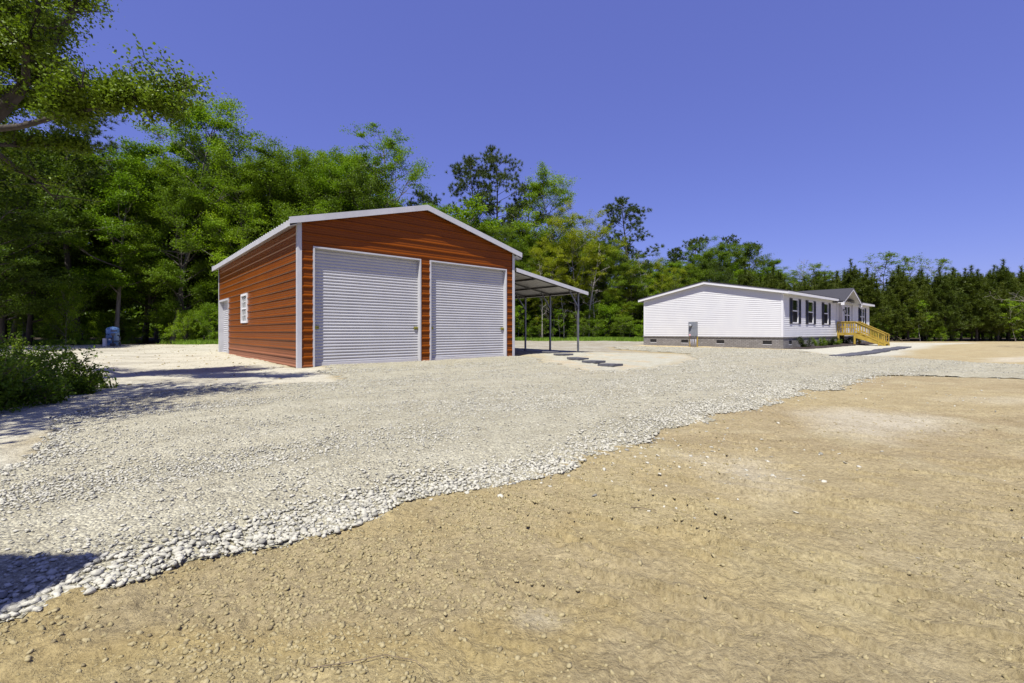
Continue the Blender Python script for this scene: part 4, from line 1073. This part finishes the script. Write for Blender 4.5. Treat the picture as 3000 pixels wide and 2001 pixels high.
tree_proto('a', 'broadleaf_tree', 'leaf_green', 'bark', seed=1, H=14, rad=3.3, nb=30, leaves=49400, crown=(.22, 1), lsize=.135, gap=.06)
tree_proto('b', 'broadleaf_tree', 'leaf_green', 'bark', seed=2, H=15, rad=3.0, nb=30, leaves=44200, crown=(.30, 1), lsize=.13, gap=.05, shape='top')
tree_proto('c', 'broadleaf_tree', 'leaf_mid', 'bark_dark', seed=3, H=13, rad=3.8, nb=34, leaves=57200, crown=(.2, 1), lsize=.13, shape='broad', gap=.05)
tree_proto('d', 'broadleaf_tree', 'leaf_green', 'bark', seed=4, H=16, rad=3.0, nb=26, leaves=27300, crown=(.35, 1), lsize=.13, gap=.15, shape='top', spread=.42)
tree_proto('y', 'broadleaf_tree', 'leaf_yellow', 'bark', seed=5, H=12.5, rad=3.9, nb=36, leaves=54600, crown=(.18, 1), lsize=.13, shape='broad', spread=.5, stems=2, gap=.08)
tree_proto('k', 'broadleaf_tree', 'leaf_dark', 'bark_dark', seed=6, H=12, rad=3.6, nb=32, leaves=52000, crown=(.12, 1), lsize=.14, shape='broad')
tree_proto('s', 'sapling', 'leaf_green', 'bark_pale', seed=8, H=6, rad=1.5, nb=18, leaves=5200, crown=(.3, 1), lsize=.13, trunk_r=.045, gap=.2, spread=.28)
tree_proto('t', 'sapling', 'leaf_mid', 'bark', seed=9, H=8, rad=1.7, nb=22, leaves=5200, crown=(.5, 1), lsize=.11, trunk_r=.06, gap=.3, spread=.22, rise=.9)
tree_proto('u', 'undergrowth_shrub', 'leaf_green', 'bark', seed=10, H=2.2, rad=1.5, nb=26, leaves=10400, crown=(.06, 1), lsize=.09, trunk_r=.03, stems=3, spread=.25)
tree_proto('v', 'undergrowth_shrub', 'leaf_mid', 'bark', seed=11, H=3.0, rad=1.4, nb=26, leaves=10000, crown=(.06, 1), lsize=.09, trunk_r=.035, stems=3, spread=.28, gap=.15)
pine_proto('p', 21, 17, .46, 3.3, 34, 26)
pine_proto('q', 22, 16, .38, 3.1, 36, 26)
pine_proto('r', 23, 13.5, .28, 3.2, 38, 26)
pine_proto('m', 24, 6.2, .12, 1.8, 58, 17, .08, True)
pine_proto('n', 25, 5.6, .10, 1.7, 54, 17, .08, True)
pine_proto('o', 26, 6.8, .14, 1.95, 56, 17, .09, True)
bare_proto('x', 31, 11, 18, 2.4, .13, True); bare_proto('z', 32, 7.5, 16, 2.0, .07, False, 1.0)

def plant(key, x, y, h, rz, label, cat='tree', group=None, wide=1.0):
    name, tm, cm, H = PROTO[key]; r = empty(name, (x, y, gz(x, y) - .03), rz); s = h / H; r.scale = (s * wide, s * wide, s)
    tag(r, label, cat, group)
    link('trunk', tm, None, r); link('branches' if name == 'bare_tree' else 'crown', cm, None, r)
    return r
def plant_px(key, px, Y, top, label, cat='tree', group=None, wide=1.0, rz=None):
    p = at(px, top, Y); return plant(key, p.x, Y, p.z, random.Random(px * 7 + int(Y)).uniform(0, 6.28) if rz is None else rz, label, cat, group, wide)

random.seed(4)
SIGHT = [
    ('p', 182, 31, 205, 'tall dark pine rising behind the oak limb at the edge of the wood', 1.15),
    ('a', 290, 31.5, 325, 'bright green spring tree between the dark pine and the wood behind the blue tank', 1.0),
    ('b', 455, 34, 222, 'tallest bright green tree of the wood, its top reaching right above its neighbours', 1.0),
    ('c', 415, 31.8, 385, 'rounded mid green tree in front of the tallest tree of the wood', .9),
    ('r', 505, 39, 318, 'dark pine top just showing over the round green crowns of the wood', .9),
    ('c', 625, 34.5, 318, 'broad round-topped green tree standing over the long side of the red garage', 1.0),
    ('a', 560, 33, 400, 'leafy green tree with pale limbs beside the far corner of the red garage', .9),
    ('b', 725, 36, 372, 'green tree just behind the garage roof, lower than the round-topped one', .95),
    ('d', 790, 38, 352, 'loose light green tree beside the airy tall tree behind the garage roof', .95),
    ('d', 885, 37, 288, 'airy tall green tree standing clear of the wood over the garage gable', 1.05),
    ('r', 965, 42, 438, 'small dark pine crown behind the peak of the garage roof', .8),
    ('s', 1065, 42, 468, 'thin bright green tree beside the right slope of the garage roof', 1.2),
    ('q', 1108, 46, 355, 'dark pine with long left limbs, first of the pair behind the garage', 1.0),
    ('p', 1158, 47, 340, 'taller dark pine of the pair behind the garage', .9),
    ('r', 1200, 49, 425, 'dark bushy pine close beside the pair of pines', .8),
    ('b', 1265, 46, 405, 'ragged green tree with thin bare tips beside the dark pines', 1.0),
    ('y', 1322, 43.5, 488, 'broad yellow-green tree above the end of the carport', .92),
    ('y', 1265, 43, 560, 'smaller yellow-green tree directly behind the carport roof', .9),
    ('c', 1392, 46, 535, 'full dark green tree leaning against the yellow-green one', .6),
    ('q', 1452, 48, 448, 'single tall dark pine between the carport and the white house', 1.15),
    ('x', 1352, 42.5, 560, 'pale bare-limbed tree in front of the yellow-green one', .9),
    ('x', 1483, 45, 575, 'grey dead tree with bare limbs near the left end of the white house', .7),
    ('y', 1532, 44, 610, 'yellow-green tree standing over the left end of the white house', .8),
    ('r', 1585, 54, 552, 'dark round pine top behind the left slope of the white house roof', 1.0),
    ('c', 1650, 50, 548, 'highest mid green tree behind the ridge of the white house', .85),
    ('q', 1672, 56, 540, 'dark flat-topped pine behind the highest green tree over the white house', .8),
    ('r', 1712, 56, 560, 'dark pine at the end of the tall group behind the white house', .8),
    ('a', 1765, 49, 602, 'green tree over the middle of the white house roof', .9),
    ('z', 1832, 46, 598, 'thin leafless tree sticking up over the white house roof', .9),
    ('t', 1868, 45, 610, 'thin leafy tree beside the leafless one over the white house', 1.3),
    ('t', 1912, 44, 625, 'small loose-leaved tree left of the porch gable', 1.1),
    ('r', 1562, 53, 572, 'dark pine peeping over the yellow-green tree by the white house', 1.0),
    ('c', 1612, 51, 566, 'leafy dark green tree filling the wood behind the left slope of the white house roof', 1.0),
    ('k', 1705, 51, 570, 'deep green tree under the pines behind the house ridge', 1.0),
    ('c', 1800, 48, 618, 'low rounded green tree right of the middle of the house roof', 1.1),
    ('k', 1880, 47, 628, 'deep green tree behind the thin leafy ones over the white house', 1.1),
    ('c', 1500, 47, 590, 'green tree filling the gap between the single tall pine and the white house', .9),
    ('o', 1962, 41, 608, 'pointed pine standing tallest behind the porch gable', 1.1),
    ('t', 2036, 41.5, 584, 'slender tree with flat leafy tiers above the young pines', 1.3),
    ('t', 2084, 42, 592, 'slender yellowish tree beside the tiered one above the young pines', 1.0),
    ('t', 2160, 41.5, 598, 'forked thin-leaved tree alone above the middle of the young pines', 1.0),
    ('o', 2285, 39, 610, 'tallest young pine with forked candles near the picture end of the row', 1.15),
]
for k, px, Y, top, lab, wd in SIGHT: plant_px(k, px, Y, top, lab, 'tree', 'trees along the clearing', wd)
for i, px in enumerate((1360, 1290, 1240, 1258)):
    plant_px('x' if i else 'x', px + 5, (42.6, 42.2, 41.6, 42.4)[i], (600, 640, 600, 620)[i],
             ['pale straight trunk seen between the carport corner and the yellow-green tree', 'grey trunk seen between the last two carport posts', 'pale trunk under the carport roof beside the far post', 'pale crooked trunk under the carport roof beside the straight one'][i], 'tree', 'pale trunks behind the carport', .6)

W1 = 'green broadleaf tree deep in the wood behind the garage and the blue tank'
W2 = 'green tree in the far wood between the garage and the white house'
W3 = 'young dark pine in the dense row beyond the dirt, right of the white house'
W4 = 'leafy shrub along the foot of the wood behind the blue tank'
W5 = 'leafy shrub along the foot of the trees behind the carport'
W6 = 'low leafy shrub along the foot of the young pines'
W7 = 'shaded dark green tree at the dark left end of the wood'
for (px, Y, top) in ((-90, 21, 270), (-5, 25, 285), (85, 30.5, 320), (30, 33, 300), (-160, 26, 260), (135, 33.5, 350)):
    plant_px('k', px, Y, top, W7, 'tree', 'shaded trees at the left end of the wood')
rr = random.Random(12)
for row, (Y0, n) in enumerate(((34.0, 10), (37.5, 12), (42, 13), (47, 13))):
    for i in range(n):
        x = -46 + (46 - 4 * (row < 2)) * (i + .5 + rr.uniform(-.3, .3)) / n; y = Y0 + rr.uniform(-1, 1)
        hmax = .935 + (HOR - 350) / F * y if -.8 * y < x else .935 + (HOR - 330) / F * y
        if x > -.32 * y: hmax = .935 + (HOR - 480) / F * y
        plant(rr.choice('abcck'), x, y, hmax * rr.uniform(.80, 1.0), rr.uniform(0, 6.28), W1, 'tree', 'trees deep in the wood')
for row, (Y0, n, x0, x1) in enumerate(((45, 9, 0, 20), (49, 10, 0, 28), (54, 12, -4, 36))):
    for i in range(n):
        x = x0 + (x1 - x0) * (i + .5 + rr.uniform(-.3, .3)) / n; y = Y0 + rr.uniform(-1, 1); px = x / y * F + 1175
        top = np.interp(px, [1170, 1300, 1420, 1500, 1600, 1720, 1800, 1950, 2100], [520, 540, 560, 620, 590, 600, 630, 640, 655])
        plant(rr.choice('acckvy' if x < 14 else 'ackcr').replace('v', 'c'), x, y, (.935 + (HOR - top) / F * y) * rr.uniform(.84, 1.0), rr.uniform(0, 6.28), W2, 'tree', 'trees of the far wood')
for row, (Y0, n, x0, x1) in enumerate(((38.6, 26, 25.5, 63), (40.4, 26, 24, 64), (42.6, 26, 22, 66), (45.5, 24, 22, 70))):
    for i in range(n):
        x = x0 + (x1 - x0) * (i + .5 + rr.uniform(-.35, .35)) / n; y = Y0 + rr.uniform(-.6, .6) - .04 * (x - 30)
        h = (.935 + (HOR - rr.uniform(620, 670)) / F * y)
        plant(rr.choice('mno'), x, y, h, rr.uniform(0, 6.28), W3, 'tree', 'young pines beyond the dirt', rr.uniform(1.1, 1.45))
for i in range(30):
    x = -34 + 24.5 * (i + rr.random()) / 30; y = 31.3 + rr.uniform(-.5, 1.4)
    if abs(x + 24.2) < 1.0: y += 1.2
    plant(rr.choice('uuv'), x, y, rr.uniform(.9, 2.6), rr.uniform(0, 6.28), W4, 'shrub', 'shrubs at the foot of the wood', rr.uniform(.9, 1.2))
for i in range(26):
    x = -3 + 17 * (i + rr.random()) / 26; y = 42.0 + rr.uniform(-.5, 1.6) - max(0, x - 9) * .5
    plant(rr.choice('uvvs'), x, y, rr.uniform(1.2, 3.6), rr.uniform(0, 6.28), W5, 'shrub', 'shrubs behind the carport', rr.uniform(.9, 1.2))
for i in range(16):
    x = 25 + 26 * (i + rr.random()) / 16; y = 37.9 + rr.uniform(-.3, .8) - .04 * (x - 30)
    plant(rr.choice('uvv'), x, y, rr.uniform(.5, 2.0), rr.uniform(0, 6.28), W6, 'shrub', 'shrubs at the foot of the young pines', rr.uniform(.7, 1.1))
for i, (px, Y, top, lab) in enumerate(((150, 28.4, 640, 'leafy sapling standing in front of the dark wood left of the blue tank'), (480, 31, 700, 'bushy sapling between the blue tank and the red garage'), (425, 30.8, 715, 'low bright sapling to the right of the blue tank'),
                          (2110, 37.6, 690, 'white-stemmed sapling in front of the young pines beyond the steps'), (2320, 37, 690, 'bright sapling in front of the young pines near the picture edge'), (1600, 42, 700, 'sapling behind the left end of the white house'))):
    plant_px('u' if i < 3 else 's', px, Y, top, lab, 'sapling', 'saplings in front of the wood', .5 if i < 3 else 1.0)
plant_px('z', 2392, 24, 470, 'bare twiggy tree reaching in at the picture edge beyond the dirt', 'tree', None, 1.2, 2.0)

# the oak whose limbs reach in at the upper left
def oak():
    rg = np.random.default_rng(77); Yo = 7.6; tb = MB(); LP = []; LT = []
    A = lambda px, py, dy=0: np.array(at(px, py, Yo + dy))
    base = np.array((-9.9, 7.6, -.1)); fork = A(-45, 300)
    tb.tube([base, (base + fork) / 2 + np.array((.1, 0, .1)), fork], [.25, .20, .17], 10)
    limbs = [
        ([fork, A(40, 215), A(100, 130, .2), A(160, 40, .3), A(205, -50, .4)], .12),
        ([fork, A(50, 290, -.2), A(130, 268, -.3), A(210, 250, -.4), A(290, 232, -.4), A(360, 235, -.5), A(420, 250, -.5)], .055),
        ([fork, A(-60, 180), A(-30, 60, -.3), A(20, -80, -.4), A(40, -200, -.4)], .14),
        ([A(-45, 300), A(-120, 240), A(-220, 160, .5), A(-320, 60, .6)], .12),
        ([A(-45, 320), A(30, 380, .8), A(90, 420, 1.2), A(130, 460, 1.4)], .05),
        ([A(60, 190), A(60, 110, -.5), A(90, 20, -.8), A(60, -80, -.8)], .06),
        ([A(100, 130, .2), A(70, 60, .6), A(110, -20, .8)], .05),
        ([A(130, 268, -.3), A(150, 225, -.6), A(190, 195, -.8)], .03),
        ([A(290, 238, -.4), A(340, 218, -.3), A(395, 196, -.2), A(442, 198, -.2)], .03),
        ([fork, A(-10, 150, .3), A(60, 60, .4), A(90, -40, .5)], .06),
        ([fork, A(30, 250, .5), A(110, 225, .7), A(170, 180, .9)], .04),
        ([A(-45, 330), A(60, 335, .9), A(150, 330, 1.2), A(200, 345, 1.4)], .04),
        ([A(210, 250, -.4), A(250, 215, -.1), A(300, 198, 0)], .03)]
    def seg(pts, g):
        i = g * (len(pts) - 1); j = min(len(pts) - 2, int(i)); return pts[j] + (pts[j + 1] - pts[j]) * (i - j)
    for li, (pts, r0) in enumerate(limbs):
        n = len(pts); tb.tube(pts, [r0 * (1 - .82 * i / (n - 1)) for i in range(n)], 7, False)
        ln = sum(np.linalg.norm(pts[i + 1] - pts[i]) for i in range(n - 1))
        CL = rg.uniform(.14 if li != 1 else .30, 1, 9)
        for k in range(int(ln * (32 if li != 4 else 12))):
            g = rg.uniform(.12 if li != 1 else .30, 1); g = g if rg.random() < .25 else np.clip(CL[rg.integers(0, 9)] + rg.normal(0, .028), .1, 1); c = seg(pts, g); d = rg.normal(size=3); d[2] = abs(d[2]) * .8 + .1; thin = .60 if li in (1, 7, 10, 11, 12) else 1.0
            if li in (1, 8): d[2] = d[2] * .75 + rg.uniform(-.25, .2); d[1] *= .9
            sb = wob(rg, c, d, (.15 + .75 * rg.random() ** 1.6) * thin, 3, .3); tb.tube(sb, [.016, .011, .007, .004], 4, False)
            m = int(rg.uniform(12, 120)); tt = rg.random(m)[:, None]
            LP.append(np.array(sb[1]) + (np.array(sb[3]) - np.array(sb[1])) * tt + rg.normal(size=(m, 3)) * np.array((.13, .13, .075)) * rg.uniform(.6, 1.3) * (.4 + .6 * thin)); LT.append(np.full(m, rg.uniform(.2, .85)))
    LP = np.concatenate(LP); LT = np.concatenate(LT)
    r = empty('oak_tree', (base[0], base[1], 0)); tag(r, 'big oak at the picture edge, one long leafy limb reaching over the yard', 'tree')
    off = np.array((base[0], base[1], 0)); tb.v = [tuple(np.array(v) - off) for v in tb.v]
    tb.build('trunk', M['bark_dark'], r, smooth=True)
    link('crown', leaf_mesh('crown', LP - off, .062, rg, LT, aspect=.6), M['leaf_oak'], r)
oak()

def shade_tree():      # stands beside the viewpoint, out of the picture, and shades the near shrubs
    tb, LP, LT, rg = grow(seed=91, H=7.2, crown=(.42, 1), rad=2.25, nb=26, leaves=15000, lsize=.17, trunk_r=.13, shape='broad')
    r = empty('oak_tree', (-7.1, 2.4, 0)); tag(r, 'leafy tree beside the viewpoint that throws shade over the near shrubs', 'tree')
    tb.build('trunk', M['bark_dark'], r, smooth=True); link('crown', leaf_mesh('crown', LP, .14, rg, LT), M['leaf_oak'], r)
    rg = np.random.default_rng(92); c = np.array((-2.70, .08, 3.1)); P = c + np.clip(rg.normal(size=(3000, 3)), -1.7, 1.15) * np.array((.38, .125, .06))
    tb = MB(); tb.tube([(-3.9, -2.6, 0), (-3.7, -1.9, 1.6), (-3.2, -.7, 2.8), c], [.09, .07, .045, .015], 7)
    r = empty('young_oak', (-3.9, -2.6, 0)); tag(r, 'small tree behind the viewpoint that shades the near corner of the gravel', 'tree')
    off = np.array((-3.9, -2.6, 0)); tb.v = [tuple(np.array(v) - off) for v in tb.v]
    tb.build('trunk', M['bark_dark'], r, smooth=True); link('crown', leaf_mesh('crown', P - off, .11, rg), M['leaf_oak'], r)
shade_tree()

# near shrubs at the left
def near_shrub(x, y, h, rad, seed, label, n=4200, ls=.05, stems=7, lm='leaf_mid', low=0.1):
    rg = np.random.default_rng(seed); tb = MB(); LP = []; LT = []
    for k in range(stems * 3):
        az = rg.uniform(0, 6.28); rr_ = rad * .45 * math.sqrt(rg.random()); p = (math.cos(az) * rr_, math.sin(az) * rr_, -.03)
        st = wob(rg, p, (math.cos(az) * .45, math.sin(az) * .45, 1), h * rg.uniform(.55, 1.1), 6, .13); tb.tube(st, [.009, .008, .007, .006, .005, .004, .002], 5, False)
        for q in range(6):
            i = rg.uniform(1.2, 6); j = min(5, int(i)); c = st[j] + (st[j + 1] - st[j]) * (i - j)
            sb = wob(rg, c, rg.normal(size=3) + np.array((math.cos(az), math.sin(az), .6)) * .6, rad * rg.uniform(.15, .45), 3, .2); tb.tube(sb, [.004, .003, .002, .0015], 4, False)
            m = int(n / (stems * 18) * rg.uniform(.3, 1.7)) + 1; tt = rg.random(m)[:, None]
            LP.append(np.array(sb[0]) + (np.array(sb[3]) - np.array(sb[0])) * tt + rg.normal(size=(m, 3)) * .045); LT.append(np.full(m, rg.uniform(.1, .9)))
    LP = np.concatenate(LP); LP[:, 2] = np.maximum(LP[:, 2], .01)
    r = empty('shrub', (x, y, gz(x, y))); tag(r, label, 'shrub', 'near shrubs at the edge of the drive')
    tb.build('stems', M['twig'], r, smooth=True); link('foliage', leaf_mesh('foliage', LP, ls, rg, np.concatenate(LT), aspect=.45), M[lm], r)
near_shrub(-6.15, 5.2, .80, .62, 1, 'dense dark green shrub at the picture edge beside the gravel', 7000)
near_shrub(-7.2, 6.2, .80, .8, 2, 'leafy green shrub behind the dense one, its top against the pale sand', 7000)
near_shrub(-6.75, 6.75, .78, .4, 3, 'open twiggy shrub with thin bare stems against the pale sand', 1700, .055, 5)
near_shrub(-6.1, 5.85, .42, .5, 4, 'low dark shrub where the gravel begins', 3600)
near_shrub(-6.55, 6.85, .38, .3, 5, 'low green shrub at the tip of the shrub clump', 2800)
near_shrub(-8.5, 7.4, .9, .9, 6, 'wide shrub at the picture edge behind the clump', 7000)
near_shrub(-6.3, 4.6, .6, .6, 8, 'shrub at the very edge of the picture in front of the clump', 5000)
near_shrub(-6.75, 7.65, .40, .10, 7, 'single leafy sprout standing alone on the pale sand by the clump', 110, .075, 1, 'leaf_green')

# shrubs in the mulch bed
for i, (s, t, h, rd, lm, lab) in enumerate(((1.7, -.55, .68, .17, 'leaf_garden', 'dark narrow shrub in the mulch under the first window'), (3.9, -.55, .60, .24, 'leaf_mid', 'bushy lighter green shrub in the mulch between the first two windows'),
        (5.6, -.5, .68, .18, 'leaf_garden', 'dark narrow shrub in the mulch between the second and third window'), (7.3, -.5, .34, .22, 'leaf_mid', 'low spreading green shrub in the mulch before the steps'),
        (10.0, -.35, .72, .22, 'leaf_garden', 'dark shrub in the shade under the porch deck'), (12.3, -.5, .72, .22, 'leaf_garden', 'dark shrub behind the porch steps'))):
    X, Y = hp(s, t); near_shrub(X, Y, h, rd, 40 + i, lab, 1500, .06, 3, lm); o = [q for q in col.objects if q.get('label') == lab][0]; o['group'] = 'shrubs in the mulch bed'; o.name = 'garden_shrub'

# grass along the foot of the trees, twigs
def grass():
    rg = np.random.default_rng(5); n = 26000; x = rg.uniform(-2, 13.5, n); y = 40.2 - .36 * np.clip(x - 8, 0, 9) + rg.normal(0, .55, n) + .3 * np.sin(x * 1.7)
    k = fbm(x * .8, y * 1.5, 91, 3); ok = k > .42; x, y = x[ok], y[ok]
    xl = rg.uniform(-34, -12, 9000); yl = 30.4 + rg.normal(0, .35, 9000) + .3 * np.sin(xl); ok = fbm(xl * .8, yl * 1.5, 92, 3) > .48
    x = np.concatenate([x, xl[ok]]); y = np.concatenate([y, yl[ok]]); z = ground_z(x, y)
    P = np.stack([x, y, z], 1); D = np.tile((0, 0, 1.), (len(P), 1)); V, Fc = needles(P, D, 2, .34, .035, rg, .28)
    me = np_mesh('grass', V, Fc); a = me.attributes.new('tint', 'FLOAT', 'FACE'); a.data.foreach_set('value', rg.random(len(Fc)).astype(np.float32))
    tag(link('grass', me, M['grass']), 'strip of fresh green grass along the foot of the trees', 'grass', kind='stuff')
grass()

def twigs():
    rg = np.random.default_rng(6)
    def twig(pts, r, lab, group='dry twigs on the ground'):
        mb = MB(); P = []
        for (x, y) in pts: P.append((x, y, float(ground_z(x, y, True)[0]) + .012))
        mb.tube(P, [r * (1 - .6 * i / (len(P) - 1)) for i in range(len(P))], 5)
        tag(mb.build('twig', M['twig'], None, smooth=True), lab, 'twig', group)
    twig([(-3.05, 3.3), (-2.98, 3.12), (-2.85, 3.05), (-2.72, 3.1), (-2.6, 3.22)], .007, 'bent dry twig lying on the gravel by the near shrubs')
    twig([(-3.25, 2.95), (-3.05, 2.98), (-2.9, 2.96), (-2.8, 2.98)], .005, 'thin straight twig at the left edge of the gravel')
    twig([(-.55, 1.24), (-.45, 1.27), (-.36, 1.29), (-.27, 1.27), (-.22, 1.23)], .0014, 'curved thin root lying on the dirt at the bottom of the picture')
    twig([(.62, 2.38), (.68, 2.36), (.74, 2.33)], .003, 'short dark stick on the dirt just below the gravel edge')
    mb = MB()
    for k in range(60):
        x = 28.5 + rg.normal() * 1.6 + 0; y = 36.9 + rg.normal() * .25; d = rg.normal(size=3) * np.array((1, .6, .25)); d /= np.linalg.norm(d); l = rg.uniform(.3, 1.1)
        p = np.array((x, y, gz(x, y) + abs(rg.normal()) * .10 + .03)); mb.tube([p, p + d * l * .5 + np.array((0, 0, .03)), p + d * l], [.02, .014, .006], 5)
    tag(mb.build('brush_pile', M['twig'], None, smooth=True), 'pile of cut grey brush at the edge of the young pines beyond the steps', 'brush pile')
twigs()

def far_wood():
    rg = np.random.default_rng(8); n = 120000; x = rg.uniform(-75, 95, n); y = 59 + rg.uniform(-2, 3, n) - .10 * np.clip(x - 25, 0, 60); z = rg.random(n) ** 1.3 * np.where(x > 18, 3.4, 6.5)
    me = leaf_mesh('far_wood', np.stack([x, y, z], 1), .75, rg); 
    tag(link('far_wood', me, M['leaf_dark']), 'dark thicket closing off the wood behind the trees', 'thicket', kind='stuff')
far_wood()
